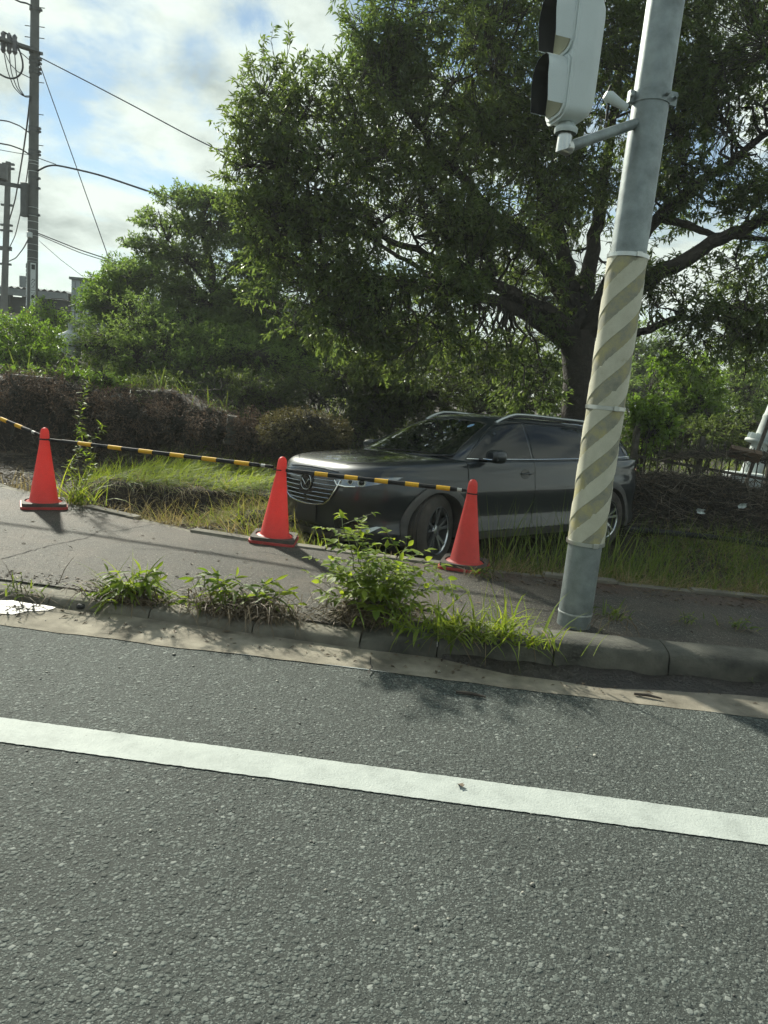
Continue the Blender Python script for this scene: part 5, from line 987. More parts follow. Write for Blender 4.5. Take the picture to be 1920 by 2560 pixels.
def weed(name, label, base, stems, meshes, size, per, kind='alt', spread=.9, cat='weed', group=None, dead=0, deadr=.15, blades_=0, bl=(.12, .3), bladem=None, flat=.5, clod=None):
    t = thing(name, label, cat, tuple(base), 0, group); B = np.asarray(base, float); mb = MB()
    for tip, w in stems:
        a = B+np.array([random.uniform(-1, 1)*w, random.uniform(-.4, .4)*w, .0]); q = curve(a, np.asarray(tip, float), .06, 8); mb.tube(q-B, np.linspace(.0045, .0018, 8), 5)
        L_ = np.linalg.norm(q[-1]-q[0]); nl = max(4, int(per*L_)); ph = random.random()*6
        for k in range(nl):
            f_ = .22+.78*(k+.5)/nl; i = min(6, int(f_*7)); p = q[i]+(q[i+1]-q[i])*(f_*7-i); ax = unit(q[i+1]-q[i]); an = ph+k*2.4
            out = np.array([math.cos(an), math.sin(an), 0]); d = unit(out*spread+ax*.55+np.array([0, 0, -.12])+rng.normal(size=3)*.15)
            sz = size*random.uniform(.65, 1.15)*(1-.35*max(0, f_-.75)/.25)
            if kind == 'pinnate':
                rl = size*random.uniform(1.6, 2.6); mb.tube([p-B, p-B+d*rl], [.0015, .001], 3); side = unit(np.cross(d, (0, 0, 1)))
                for j in range(3):
                    pp = p+d*rl*(.4+.28*j)
                    for s_ in (-1, 1): put_leaf(meshes, t, pp-B, d*.5+side*s_+rng.normal(size=3)*.12, (0, 0, 1), sz*random.uniform(.7, 1))
                put_leaf(meshes, t, p+d*rl-B, d+np.array([0, 0, -.15]), (0, 0, 1), sz)
            else: put_leaf(meshes, t, p-B, d, rng.normal(size=3)*(1-flat)+np.array([0, 0, 1.0]), sz)
        put_leaf(meshes, t, q[-1]-B, unit(q[-1]-q[-2]), (0.3, 1, 0), size*.7)
    if mb.v: mb.build('stems', MT['stem'], t, True)
    for (cx_, cy_, rx_, ry_, rz_) in (clod or []):
        bm = bmesh.new(); bmesh.ops.create_icosphere(bm, subdivisions=4, radius=1)
        for v_ in bm.verts:
            n_ = 1+.16*math.sin(v_.co.x*6+cx_*40)*math.sin(v_.co.y*5+1)+.10*math.sin(v_.co.x*15+v_.co.z*11)+.07*math.sin(v_.co.y*23+v_.co.x*17)+random.uniform(-.05, .05); v_.co = Vector((v_.co.x*rx_*n_+cx_, v_.co.y*ry_*n_+cy_, v_.co.z*rz_*n_))
        me = bpy.data.meshes.new('root_clod'); bm.to_mesh(me); bm.free(); me.shade_smooth(); link('root_clod', me, t, MT['clod'])
    if dead:
        P = np.stack([rng.normal(size=dead)*deadr, rng.normal(size=dead)*deadr*.35, np.abs(rng.normal(size=dead))*deadr*.32], 1); D = rdir(dead)*np.array([1, .7, .6])+np.array([0, -.2, -.25])
        V1, T1 = blade_tris(P, unit(D), rng.uniform(.06, .24, dead), rng.uniform(.003, .009, dead), rng.uniform(.3, 1.6, dead)); o = trimesh('dead_stems', V1, T1, MT['deadstem'], t, lc=np.repeat(rng.random(dead), 6)); o['kind'] = 'stuff'
    if blades_:
        k = blades_; P = np.stack([rng.normal(size=k)*deadr*.9, rng.normal(size=k)*.04, np.abs(rng.normal(size=k))*.015], 1); D = unit(rng.normal(size=(k, 3))*np.array([.6, .5, .2])+np.array([0, -.12, .85]))
        V1, T1 = blade_tris(P, D, rng.uniform(*bl, k), rng.uniform(.006, .014, k), rng.uniform(.6, 2.2, k), 5); o = trimesh('grass_blades', V1, T1, bladem or MT['grass_lit'], t, lc=np.repeat(rng.random(k), 10)); o['kind'] = 'stuff'
    return t
def tips(lst, y): return [(W(u, v, y+random.uniform(-.10, .10)), .06) for u, v in lst]
def kbase(u, v, z): return at(u, v, z)
bC = kbase(935, 1545, .10)
weed('kerb_shrub', 'bushy light green weed growing from the kerb below the middle and right cones', bC, tips([(855, 1295), (905, 1345), (965, 1370), (1020, 1365), (1060, 1400), (1120, 1445), (800, 1455), (835, 1400), (930, 1420), (990, 1430), (880, 1440), (1060, 1470), (1005, 1480), (860, 1490), (950, 1480)], bC[1])+tips([(880, 1330), (940, 1390), (1000, 1400), (1040, 1440), (900, 1400), (860, 1430), (970, 1450), (910, 1480)], bC[1]), OVAL, .072, 17, 'pinnate', dead=900, deadr=.15, flat=.6, clod=[(0, 0, .19, .085, .10), (-.12, -.02, .11, .07, .06)])
bB = kbase(610, 1530, .08)
weed('kerb_weed', 'wilted weed clump with brown roots lying on the low kerb', bB, tips([(480, 1445), (520, 1430), (545, 1450), (590, 1440), (690, 1450), (720, 1475), (745, 1510), (455, 1500), (500, 1530), (430, 1540), (660, 1460), (640, 1500), (560, 1500)], bB[1]), LANCE, .11, 60, dead=1100, deadr=.15, clod=[(.03, 0, .15, .07, .085), (-.12, 0, .12, .06, .05)])
bA = kbase(320, 1500, .07)
weed('kerb_weed', 'leafy green weed clump with long grass blades at the left of the kerb', bA, tips([(270, 1430), (300, 1450), (350, 1430), (390, 1420), (400, 1450), (330, 1460), (250, 1480), (410, 1480), (260, 1510), (370, 1470)], bA[1]), LANCE, .115, 75, dead=300, deadr=.13, clod=[(0, 0, .16, .06, .05)], blades_=60, bl=(.15, .38))
bD = kbase(1190, 1600, .12)
weed('kerb_grass', 'broad-bladed green grass clump hanging over the tall kerb', bD, tips([(1010, 1580), (1040, 1600), (1000, 1560)], bD[1]-.05), LANCE, .10, 30, dead=60, deadr=.24, blades_=380, bl=(.14, .36), bladem=MT['grass_lit'], cat='grass')
for (u, v, z), lab, k, n in [((1535, 1548, .17), 'small wilted weed on the kerb just right of the signal pole', 16, 50), ((1715, 1560, .07), 'tiny green weed sprouting from the pavement right of the pole', 8, 8), ((1845, 1572, .07), 'small green weed sprouting near the right end of the kerb', 14, 20), ((1640, 1655, .05), 'small weed growing from the silt at the foot of the tall kerb', 20, 20), ((1465, 1625, .06), 'low creeping weed on the face of the tall kerb', 14, 30), ((1905, 1700, .05), 'short grass tuft in the gutter at the right edge', 4, 10), ((60, 1488, .06), 'flat grass tuft on the low kerb at the left edge', 6, 40), ((1205, 1440, .08), 'straw-like tuft beside the base of the right cone', 4, 60)]:
    b0 = kbase(u, v, z); weed('small_weed', lab, b0, [(b0+np.array([random.uniform(-.09, .09), random.uniform(-.05, .05), random.uniform(.03, .10)]), .02) for _ in range(3)], LANCE, .035, k*4, dead=n, deadr=.06, blades_=n//2+6, bl=(.05, .14), bladem=MT['grass_mid'])
bG = kbase(195, 1262, .06); tipg = [(W(222, 955, bG[1]+.25), .03), (W(195, 1080, bG[1]+.1), .03), (W(250, 1060, bG[1]+.1), .03), (W(180, 1150, bG[1]), .04)]
weed('goldenrod_weed', 'tall thin weed stalk standing right of the left cone', bG, tipg, LANCE, .07, 60, spread=.6, dead=40, deadr=.1, blades_=90, bl=(.2, .6))
# ------------------------------------------------------------------ small things on the ground
MT['stone'] = simple('dark_stone', (0.03, 0.03, 0.03), .7, var=.3, bump=.4)
def lump(name, label, cat, c, r, mat, seed, group=None):
    bm = bmesh.new(); bmesh.ops.create_icosphere(bm, subdivisions=2, radius=1); rr = random.Random(seed)
    for v_ in bm.verts: v_.co = Vector((v_.co.x*r[0], v_.co.y*r[1], v_.co.z*r[2]))*(1+.18*math.sin(v_.co.x*5+seed)+.12*math.sin(v_.co.y*7+seed*2)+rr.uniform(-.06, .06))
    me = bpy.data.meshes.new(name); bm.to_mesh(me); bm.free(); me.shade_smooth(); o = link(name, me, None, mat); o.location = c; return tag(o, label, cat, group)
p = at(203, 1519, .02); lump('pebble', 'single dark stone lying in the gutter below the left cone', 'stone', (p[0], p[1], float(gutter_z(p[0], p[1]))+.012), (.028, .02, .018), MT['stone'], 4)
MT['bark_chip'] = simple('wet_stick', (0.05, 0.038, 0.028), .6, var=.3)
for (a, b_), lab in [(((1140, 1728), (1215, 1741)), 'thin dark stick lying on the asphalt beside the gutter'), (((1585, 1735), (1655, 1747)), 'thin brown stick lying in the gutter at the right'), (((1855, 1512), (1900, 1522)), 'dark twig lying on the pavement at the right edge'), (((1010, 1548), (1090, 1560)), 'pale dry stick beside the kerb shrub roots')]:
    A_, B_ = at(*a, .012), at(*b_, .012); zz = .012
    for q in (A_, B_): q[2] = (float(walk_z(q[0], q[1])) if q[1] > 3.85 else (float(gutter_z(q[0], q[1])) if q[1] > 3.38 else 0))+.009
    md = (A_+B_)/2+np.array([0, .004, .004]); tag(MB().tube([A_, md, B_], [.006, .008, .004], 6).build('stick', MT['bark_chip'], None, True), lab, 'stick', 'loose sticks on the ground')
p = at(1157, 1971, .006); lo = link('dead_leaf', leafmesh('dead_leaf', [(0, .05), (.15, .30), (.35, .22), (.5, .42), (.7, .20), (1, .01)], .5, .25, simple('dead_leaf', (0.09, 0.065, 0.04), .8, var=.4, vs=40))); lo.location = (p[0], p[1], .012); lo.scale = (.035,)*3; lo.rotation_euler = (0, 0, 2.1); tag(lo, 'curled brown dead leaf lying on the white line', 'leaf')
# loose chips on the asphalt and gutter
n = 420; P = np.stack([rng.uniform(-3, 3, n), rng.uniform(.5, 3.6, n)], 1); V = []; T = []
bm = bmesh.new(); bmesh.ops.create_icosphere(bm, subdivisions=1, radius=1); bmesh.ops.triangulate(bm, faces=bm.faces); bm.verts.index_update(); iv = np.array([v_.co for v_ in bm.verts]); it = np.array([[v_.index for v_ in f.verts] for f in bm.faces]); bm.free()
for k in range(n):
    s_ = rng.uniform(.002, .0055)*(1 if rng.random() < .93 else 1.7); q = iv*s_*np.array([1.3, 1, .6])*(1+rng.uniform(-.25, .25, (len(iv), 1))); a = rng.uniform(0, 6.3); R2 = np.array([[math.cos(a), -math.sin(a), 0], [math.sin(a), math.cos(a), 0], [0, 0, 1]])
    z = .0 if P[k, 1] < 3.4 else float(gutter_z(P[k, 0], P[k, 1])); V.append(q @ R2.T+np.array([P[k, 0], P[k, 1], z+s_*.35])); T.append(it+k*len(iv))
tag(trimesh('loose_grit', np.concatenate(V), np.concatenate(T), leafmat('grit', (0.06, 0.06, 0.055), (0.34, 0.33, 0.28), 0, .6, (1, 1, 1)), lc=np.repeat(rng.random(n), len(it))), 'loose pale grit scattered over the asphalt', 'grit', kind='stuff')
# ------------------------------------------------------------------ concrete posts on the bank, slab
MT['oldconc'] = simple('old_concrete', (0.12, 0.115, 0.10), .85, var=.35, vs=8, bump=.6, bs=60)
def hollow_post(label, c, h, w, rot):
    t = thing('concrete_post', label, 'concrete post', tuple(c), 0, 'square hollow concrete posts on the bank'); t.rotation_euler = rot; o_, i_ = w/2, w*.24
    sq = lambda s_, z: [(-s_, -s_, z), (s_, -s_, z), (s_, s_, z), (-s_, s_, z)]
    V = sq(o_, 0)+sq(o_, h)+sq(i_, h)+sq(i_, h-.12); F = [(0, 1, 5, 4), (1, 2, 6, 5), (2, 3, 7, 6), (3, 0, 4, 7), (4, 5, 9, 8), (5, 6, 10, 9), (6, 7, 11, 10), (7, 4, 8, 11), (8, 9, 13, 12), (9, 10, 14, 13), (10, 11, 15, 14), (11, 8, 12, 15)]
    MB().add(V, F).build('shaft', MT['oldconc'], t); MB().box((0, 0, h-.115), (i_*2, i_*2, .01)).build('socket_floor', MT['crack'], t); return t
c = W(575, 1090, 10.9); hollow_post('upright square hollow concrete post standing at the right end of the bank', c-np.array([0, 0, .12]), .44, .155, (0.06, .05, .35))
c = W(298, 1015, 10.9); hollow_post('tilted square hollow concrete post leaning out of the left bank', c+np.array([.04, .12, -.12]), .36, .165, (.75, -.35, .30))
c = W(85, 942, 11.2); tag(MB().box((0, 0, 0), (.62, .30, .07)).build('concrete_slab', MT['oldconc'], bevel=.01), 'pale flat concrete slab lying on the bank top at the left edge', 'slab').location = (c[0], c[1], gz(c[0], c[1])+.02)
# ------------------------------------------------------------------ picket fence, drift debris and junk at the right
MT['fencesteel'] = simple('dull_fence_steel', (0.055, 0.05, 0.044), .6, .5, var=.35, vs=12, c2=(.09, .08, .065))
FA, FB = W(1590, 1060, 10.5), W(2010, 1135, 10.9); FA[2] = 1.20; FB[2] = .98; dF = FB-FA; LF = np.linalg.norm(dF[:2])
fe = thing('picket_fence', 'low rusty steel picket fence half buried in drift debris', 'fence', (FA[0], FA[1], 0))
for k in range(int(LF/.108)+1):
    q = dF*(k*.108/LF); b0 = MB().tube([(q[0]+random.uniform(-.01, .01), q[1], -.25), (q[0]-.01+random.uniform(-.015, .015), q[1]+.02, FA[2]+q[2]+random.uniform(-.01, .01))], .0085, 6).build('picket', MT['fencesteel'], fe)
for zo in (-.42, -1.15): MB().box(((dF/2)[0], (dF/2)[1]+.02, FA[2]+dF[2]/2+zo), (LF, .03, .04), np.array(Matrix.Rotation(math.atan2(dF[1], dF[0]), 3, 'Z') @ Matrix.Rotation(-math.atan2(dF[2], LF), 3, 'Y'))).build('rail', MT['fencesteel'], fe)
for f_ in (.02, .40, .82): q = dF*f_; MB().box((q[0], q[1]+.05, (FA[2]+q[2])/2-.1), (.06, .06, FA[2]+q[2]+.26)).build('fence_post', MT['fencesteel'], fe)
db = thing('debris_pile', 'dark heap of flood-drifted twigs and reeds against the picket fence', 'debris', (3.6, 10.0, -.2)); DB = np.array([3.6, 10.0, -.2])
def dz(X, Y):
    top = np.interp(X, [2.3, 2.75, 3.3, 4.0, 4.6, 7], [-.3, .48, .60, .52, .50, .5])+.07*vnoise(X, Y, 5, 81)+.04*vnoise(X, Y, 14, 82)
    f_ = 1-np.abs((Y-10.15)/.62)**2.2; return np.maximum(-.4, -.25+(top+.25)*np.clip(f_, -.2, 1))
X, Y = np.meshgrid(np.arange(2.2, 7, .06), np.arange(9.45, 10.86, .05)); Z = dz(X, Y)+.03*vnoise(X, Y, 30, 83); V = np.stack([X, Y, Z], -1).reshape(-1, 3); nx = X.shape[1]; i = (np.arange(X.shape[0]-1)[:, None]*nx+np.arange(nx-1)[None]).ravel()
trimesh('packed_core', V-DB, np.concatenate([np.stack([i, i+1, i+nx+1], 1), np.stack([i, i+nx+1, i+nx], 1)]), simple('rotten_mulch', (0.022, 0.016, 0.012), .9, var=.5, vs=20, bump=1, bs=40, bd=.03), db)
def twigs_on(n, x0, x1, y0_, y1_, zf, ln, rad, flat=.35):
    P = np.stack([rng.uniform(x0, x1, n), rng.uniform(y0_, y1_, n)], 1); z = zf(P[:, 0], P[:, 1])+rng.uniform(-.01, .05, n); D = rdir(n)*np.array([1, .6, flat]); P3 = np.stack([P[:, 0], P[:, 1], z], 1); l = rng.uniform(*ln, n)[:, None]
    return prisms(P3-unit(D)*l/2, P3+unit(D)*l/2, rng.uniform(*rad, n), rad[0]*.6)
zup = lambda X, Y: np.interp(X, [3.2, 3.6, 4.2, 7], [.74, .84, .92, .95])+.08*vnoise(X, Y, 8, 85)
V, T = join([twigs_on(4200, 2.4, 6.5, 9.5, 10.3, dz, (.08, .5), (.002, .007)), twigs_on(260, 2.4, 6.5, 9.5, 10.2, dz, (.4, 1.1), (.003, .009)), twigs_on(1500, 3.35, 6.5, 10.35, 10.75, zup, (.08, .45), (.002, .007))])
o = trimesh('twigs', V-DB, T, MT['twig'], db, lc=np.repeat(rng.random(len(T)//6), 6)**2); o['kind'] = 'stuff'
n = 2600; P = np.stack([rng.uniform(2.4, 6.5, n), rng.uniform(9.5, 10.3, n)], 1); Pz = np.stack([P[:, 0], P[:, 1], dz(P[:, 0], P[:, 1])+.02], 1); V, T = leaf_tris(Pz, rdir(n)*np.array([1, 1, .4]), rdir(n)*.6+np.array([0, -.5, .8]), rng.uniform(.03, .11, n), rng.uniform(.01, .03, n)); o = trimesh('dead_leaves', V-DB, T, MT['litter'], db, lc=np.repeat(rng.random(n)**2, 2)); o['kind'] = 'stuff'
c = W(1862, 1135, 10.45); pl = MB().box((0, 0, 0), (.42, .10, .15)).build('driftwood_plank', simple('weathered_wood', (0.13, 0.085, 0.055), .8, var=.35, vs=7, bump=.5, bs=30), bevel=.008); pl.location = c; pl.rotation_euler = (.5, .12, -.15); tag(pl, 'short brown plank caught on top of the debris by the fence', 'plank')
MT['whiteplastic'] = simple('dirty_white_plastic', (0.50, 0.55, 0.54), .5, var=.12, vs=4)
c = W(1862, 1200, 11.6); mbx = MB(); P0 = [(-.36, -.2), (.36, -.2), (.36, .2), (-.36, .2)]; V = [(x_*1.05, y_*1.05, -.28) for x_, y_ in P0]+[(x_*.78, y_*.78, .12) for x_, y_ in P0]; mbx.add(V, [(3, 2, 1, 0), (4, 5, 6, 7), (0, 1, 5, 4), (1, 2, 6, 5), (2, 3, 7, 6), (3, 0, 4, 7)])
o = mbx.build('plastic_tub', MT['whiteplastic'], bevel=.03); o.location = c; tag(o, 'upturned white plastic tub seen through the fence pickets', 'tub')
lp = thing('leaning_pipe', 'white cylindrical pipe with a bolted collar leaning at the right edge', 'pipe', tuple(W(1905, 1112, 12.0))); lp.rotation_euler = (0, .22, .2)
MB().lathe([(.155, -.75), (.155, .05), (.16, .06), (.16, .09), (.15, .10), (.145, .42), (.15, .43), (.15, .47), (.14, .48), (.135, 1.25)], 32).build('pipe', MT['whiteplastic'], lp, True)
cl_ = MB().lathe([(.16, .02), (.27, .0), (.275, .02), (.27, .04), (.16, .05)], 32).build('collar', MT['whiteplastic'], lp, True)
for k in range(14): a = k*2*PI/14; MB().box((.20*math.cos(a), .20*math.sin(a), .09), (.11, .008, .10), [[math.cos(a), -math.sin(a), 0], [math.sin(a), math.cos(a), 0], [0, 0, 1]]).build('gusset', MT['whiteplastic'], cl_)
a, b_ = W(1886, 1150, 11.3), W(1935, 1020, 11.3); tag(MB().tube([a-(b_-a)*1.1, b_], .03, 8).build('steel_prop', MT['fencesteel'], None, True), 'dark thin prop crossing in front of the leaning white pipe', 'post')
a, b_ = at(1570, 1322, -.05), at(1990, 1372, -.05); tag(MB().tube([a, (a+b_)/2+np.array([0, 0, .02]), b_], .035, 8).build('fallen_rail', MT['black'], None, True), 'long black pipe lying in the grass at the foot of the debris', 'pipe')
for (u, v), lab in [((1857, 1264), 'crumpled white plastic scrap caught on the debris at the right'), ((1752, 1278), 'flat pale plastic scrap tangled low in the debris')]:
    c = W(u, v, 9.52); g = 7; X, Z = np.meshgrid(np.linspace(-.045, .045, g), np.linspace(-.03, .03, g)); Yc = .014*np.sin(X*90+u)+.014*np.cos(Z*110)+.008*rng.normal(size=X.shape); V = np.stack([X+.01*rng.normal(size=X.shape), Yc, Z*(.6+.5*np.cos(X*16))+.3*X*(1 if u > 1800 else -.2)], -1).reshape(-1, 3); i = (np.arange(g-1)[:, None]*g+np.arange(g-1)[None]).ravel()
    o = trimesh('plastic_scrap', V, np.concatenate([np.stack([i, i+1, i+g+1], 1), np.stack([i, i+g+1, i+g], 1)]), MT['whiteplastic']); o.location = c; tag(o, lab, 'litter')
# ------------------------------------------------------------------ utility poles, cables, buildings at the left
MT['polecon'] = simple('pole_concrete', (0.115, 0.12, 0.115), .8, var=.2, vs=3)
MT['hardware'] = simple('galvanised_hardware', (0.10, 0.105, 0.105), .6, .3, var=.2)
MT['cable'] = simple('cable_black', (0.02, 0.02, 0.026), .5)
MT['insul'] = simple('insulator_grey', (0.10, 0.10, 0.11), .4)
MT['signw'] = simple('sign_white', (0.62, 0.66, 0.66), .4, var=.05)
MT['ink'] = simple('sign_ink', (0.015, 0.02, 0.022), .5)
UY = 22.0
ub = W(80, 845, UY); ub[2] = gz(ub[0], ub[1])-.05; ut = W(87, -60, UY)
up_ = thing('utility_pole', 'tall concrete utility pole with crossarms and two advertising plates', 'utility pole', tuple(ub))
def ul(u, v, y=UY): return W(u, v, y)-ub
MB().tube([(0, 0, 0), (0, 0, ut[2]-ub[2])], [.165, .115], 20).build('pole', MT['polecon'], up_, True)
for v_, sds in ((18, (1,)), (66, (-1, 1)), (94, (-1, 1)), (205, (1,)), (285, (1,)), (362, (1,))):
    for s_ in sds:
        c = ul(86, v_); r0 = .12; MB().tube([(s_*r0, 0, c[2]), (s_*(r0+.18), 0, c[2]-.01*s_)], .012, 6).build('step_bolt', MT['hardware'], up_)
for v_ in (24, 133, 148, 158, 172, 182, 320, 328, 378, 386, 445, 470, 537):
    c = ul(85, v_); MB().lathe([(.125, c[2]-.035), (.15, c[2]-.035), (.15, c[2]+.035), (.125, c[2]+.035)], 16).box((.16, 0, c[2]), (.10, .08, .06)).build('pole_band', MT['hardware'], up_)
for v_ in (404, 412, 430, 520, 541, 555, 575, 590, 612, 627, 646, 654):
    c = ul(84, v_); MB().lathe([(.150, c[2]-.008), (.158, c[2]), (.150, c[2]+.008)], 16).build('wire_binding', MT['signw'], up_)
for yy in (-.10, .10):
    a, b_ = ul(101, 131), ul(-30, 88, 20.6); a[1] += yy; b_[1] += yy; dd = b_-a; MB().box((a+b_)/2, (np.linalg.norm(dd), .075, .075), np.array(Vector(dd).to_track_quat('X', 'Z').to_matrix())).build('crossarm', MT['hardware'], up_)
for u, v0, v1 in ((8, 78, 132), (23, 82, 135), (37, 86, 137)):
    a, b_ = ul(u, v0, 21.2), ul(u, v1, 21.2); k = 9; pts = [a+(b_-a)*j/(k-1) for j in range(k)]; MB().tube(pts, [.02, .07, .055, .085, .06, .085, .06, .075, .03], 10).build('insulator', MT['insul'], up_, True)
a, b_ = ul(62, 468), ul(-30, 452, 21); dd = b_-a; MB().box((a+b_)/2, (np.linalg.norm(dd), .1, .11), np.array(Vector(dd).to_track_quat('X', 'Z').to_matrix())).build('lower_crossarm', MT['hardware'], up_)
a, b_ = ul(62, 457, 21.8), ul(61, 542, 21.8); MB().box((a+b_)/2, (.19, .16, abs(a[2]-b_[2]))).build('cable_box', MT['hardware'], up_, bevel=.02)
c = ul(74, 587, 21.7); MB().box(c, (.13, .12, .16)).build('meter_box', MT['signw'], up_, bevel=.02)
MT['guardy'] = simple('yellow_guard', (0.42, 0.30, 0.06), .6, var=.25, vs=8)
a, b_ = ul(69, 777, 21.8), ul(65, 868, 21.8); MB().tube([a, b_], .055, 12).build('guy_guard', MT['guardy'], up_, True)
def ad_plate(u0, ang, word, blocks):
    zt, zb = ul(82, 659)[2], ul(82, 780)[2]; r_ = .178; a = np.linspace(ang-.42, ang+.42, 9); V = [(r_*math.cos(t), r_*math.sin(t), z) for z in (zb, zt) for t in a]+[((r_-.006)*math.cos(t), (r_-.006)*math.sin(t), z) for z in (zb, zt) for t in a]
    F = [(i, i+1, 9+i+1, 9+i) for i in range(8)]+[(18+i, 27+i, 27+i+1, 18+i+1) for i in range(8)]; pl_ = MB().add(V, F).build('advert_plate', MT['signw'], up_, True)
    H_ = zt-zb; nv = np.array([math.cos(ang), math.sin(ang), 0]); sv = np.array([-math.sin(ang), math.cos(ang), 0]); Rm = np.stack([sv, np.array([0, 0, 1.0]), nv], 1)
    for f0, f1, w_ in blocks:
        c_ = nv*(r_+.002)+np.array([0, 0, zt-H_*(f0+f1)/2]); MB().box(c_, (w_, H_*(f1-f0), .004), Rm).build('print_block', MT['ink'], pl_)
    if word:
        cu = bpy.data.curves.new('print', 'FONT'); cu.body = '\n'.join(word[0]); cu.size = word[3]; cu.align_x = 'CENTER'; cu.space_line = word[2]; ot = bpy.data.objects.new('tmp', cu); COL.objects.link(ot)
        me = bpy.data.meshes.new_from_object(ot.evaluated_get(bpy.context.evaluated_depsgraph_get())); bpy.data.objects.remove(ot); o = link('lettering', me, pl_, MT['ink'])
        o.matrix_local = Matrix.Translation(Vector(nv*(r_+.004)+np.array([0, 0, zt-H_*word[1]]))) @ Matrix(Rm.tolist()).to_4x4()
ad_plate(0, -PI/2+.62, ('クリニック', .40, .82, .15), [(.03, .13, .10), (.66, .72, .09), (.75, .77, .05), (.80, .82, .05), (.88, .985, .13)])
ad_plate(0, -PI/2-.85, ('ンクリ', .46, .9, .15), [(.02, .11, .12), (.14, .19, .07), (.22, .27, .09), (.30, .34, .09), (.37, .40, .08), (.66, .72, .08), (.75, .77, .05), (.80, .82, .05), (.88, .985, .13)])
u2 = W(8, 820, 30); u2[2] = gz(u2[0], u2[1])-.05; u2t = W(21, 405, 30)
p2 = thing('utility_pole', 'slimmer leaning utility pole at the far left edge with a transformer', 'utility pole', tuple(u2))
MB().tube([(0, 0, 0), u2t-u2], [.15, .105], 16).build('pole', MT['polecon'], p2, True)
for v_ in (410, 420, 455, 505, 552, 565, 605, 610, 645):
    f_ = (820-v_)/415; c = (u2t-u2)*f_; MB().box(c, (.50, .10, .08)).build('pole_band', MT['hardware'], p2)
c = W(3, 430, 29.6)-u2; MB().lathe([(.05, .32), (.24, .28), (.24, -.28), (.2, -.32)], 16, c=c).build('transformer', MT['hardware'], p2, True)
a = W(18, 460, 30)-u2; b_ = W(-30, 452, 29)-u2; MB().tube([a, b_], .05, 8).build('crossarm', MT['hardware'], p2)
def wire(label, pts, r_, cat='cable', name='overhead_cable', n=40):
    P = np.array([W(*q) for q in pts]); k = len(P); tt = np.linspace(0, k-1, n); Q = np.stack([np.interp(tt, np.arange(k), P[:, j]) for j in range(3)], 1)
    for _ in range(6): Q[1:-1] = (Q[:-2]+2*Q[1:-1]+Q[2:])/4
    return tag(MB().tube(Q, r_, 5).build(name, MT['cable'], None, True), label, cat, 'cables strung from the utility poles')
wire('thin cable from the utility pole down to the oak crown', [(99, 143, 22), (220, 205, 21.3), (340, 268, 20.6), (470, 338, 20), (620, 412, 19)], .016)
wire('steep guy wire running from the utility pole into the shrubs', [(101, 165, 22), (192, 420, 22), (284, 680, 22)], .014, 'guy wire', 'guy_wire')
wire('thick sagging cable from the utility pole to the layered tree', [(93, 428, 22), (115, 416, 21.9), (140, 412, 21.8), (250, 437, 21), (370, 478, 20), (560, 540, 18.5)], .026)
wire('thin messenger wire just above the thick sagging cable', [(95, 395, 22), (140, 411, 21.8)], .012)
wire('upper line of the low cable bundle right of the pole', [(95, 583, 22), (200, 625, 21.5), (345, 672, 20.5)], .016)
wire('lower line of the low cable bundle right of the pole', [(95, 587, 22), (200, 632, 21.5), (345, 677, 20.5)], .012)
wire('faint thin wire falling towards the white hut', [(98, 602, 22), (150, 648, 22.5), (212, 695, 24)], .008)
wire('service cable arriving at the pole from the left, uppermost', [(-20, 298, 20), (20, 303, 20.8), (50, 315, 21.4), (76, 334, 21.9)], .018)
wire('service cable arriving at the pole from the left, below the first', [(-20, 355, 20), (25, 363, 20.9), (55, 374, 21.5), (76, 388, 21.9)], .020)
wire('straight thin wire passing behind the pole at the left', [(-20, 371, 20), (40, 382, 21), (80, 388, 21.9)], .009)
wire('twisted dark cable slanting down left of the utility pole', [(75, 245, 21.8), (68, 310, 22.5), (58, 380, 24), (48, 440, 26), (38, 500, 28), (24, 548, 29.6)], .026)
wire('spiral wrapped cable between the two utility poles', [(72, 405, 21.8), (66, 450, 23), (52, 530, 25.5), (38, 590, 28), (22, 622, 29.8)], .018)
wire('low sagging cable linking the two utility poles', [(70, 600, 21.8), (58, 622, 23.5), (40, 645, 26.5), (20, 654, 29.8)], .020)
wire('large drooping cable loop under the insulators', [(9, 80, 21.2), (24, 88, 21.2), (45, 115, 21.2), (57, 150, 21.2), (58, 175, 21.2), (46, 193, 21.2), (28, 198, 21.2), (10, 192, 21.2), (-12, 178, 21.2)], .026)
wire('jumper cable from the left insulator to the pole', [(10, 132, 21.2), (18, 175, 21.3), (34, 218, 21.5), (56, 240, 21.7), (78, 240, 21.85)], .014)
wire('jumper cable from the middle insulator to the pole', [(23, 135, 21.2), (28, 180, 21.3), (42, 220, 21.5), (62, 243, 21.7), (78, 243, 21.85)], .014)
wire('jumper cable from the right insulator to the pole', [(37, 138, 21.2), (40, 180, 21.3), (48, 220, 21.5), (60, 238, 21.7)], .014)
wire('curved lead from the insulators to the pole brackets', [(12, 132, 21.2), (25, 160, 21.3), (45, 180, 21.5), (78, 196, 21.85)], .013)
wire('short tap wire above the pole brackets', [(24, 110, 21.2), (48, 128, 21.4), (76, 152, 21.85)], .012)
wire('dark cable entering at the top edge beside the pole', [(30, -5, 21), (50, 5, 21.3), (66, 8, 21.5), (78, 14, 21.85)], .024)
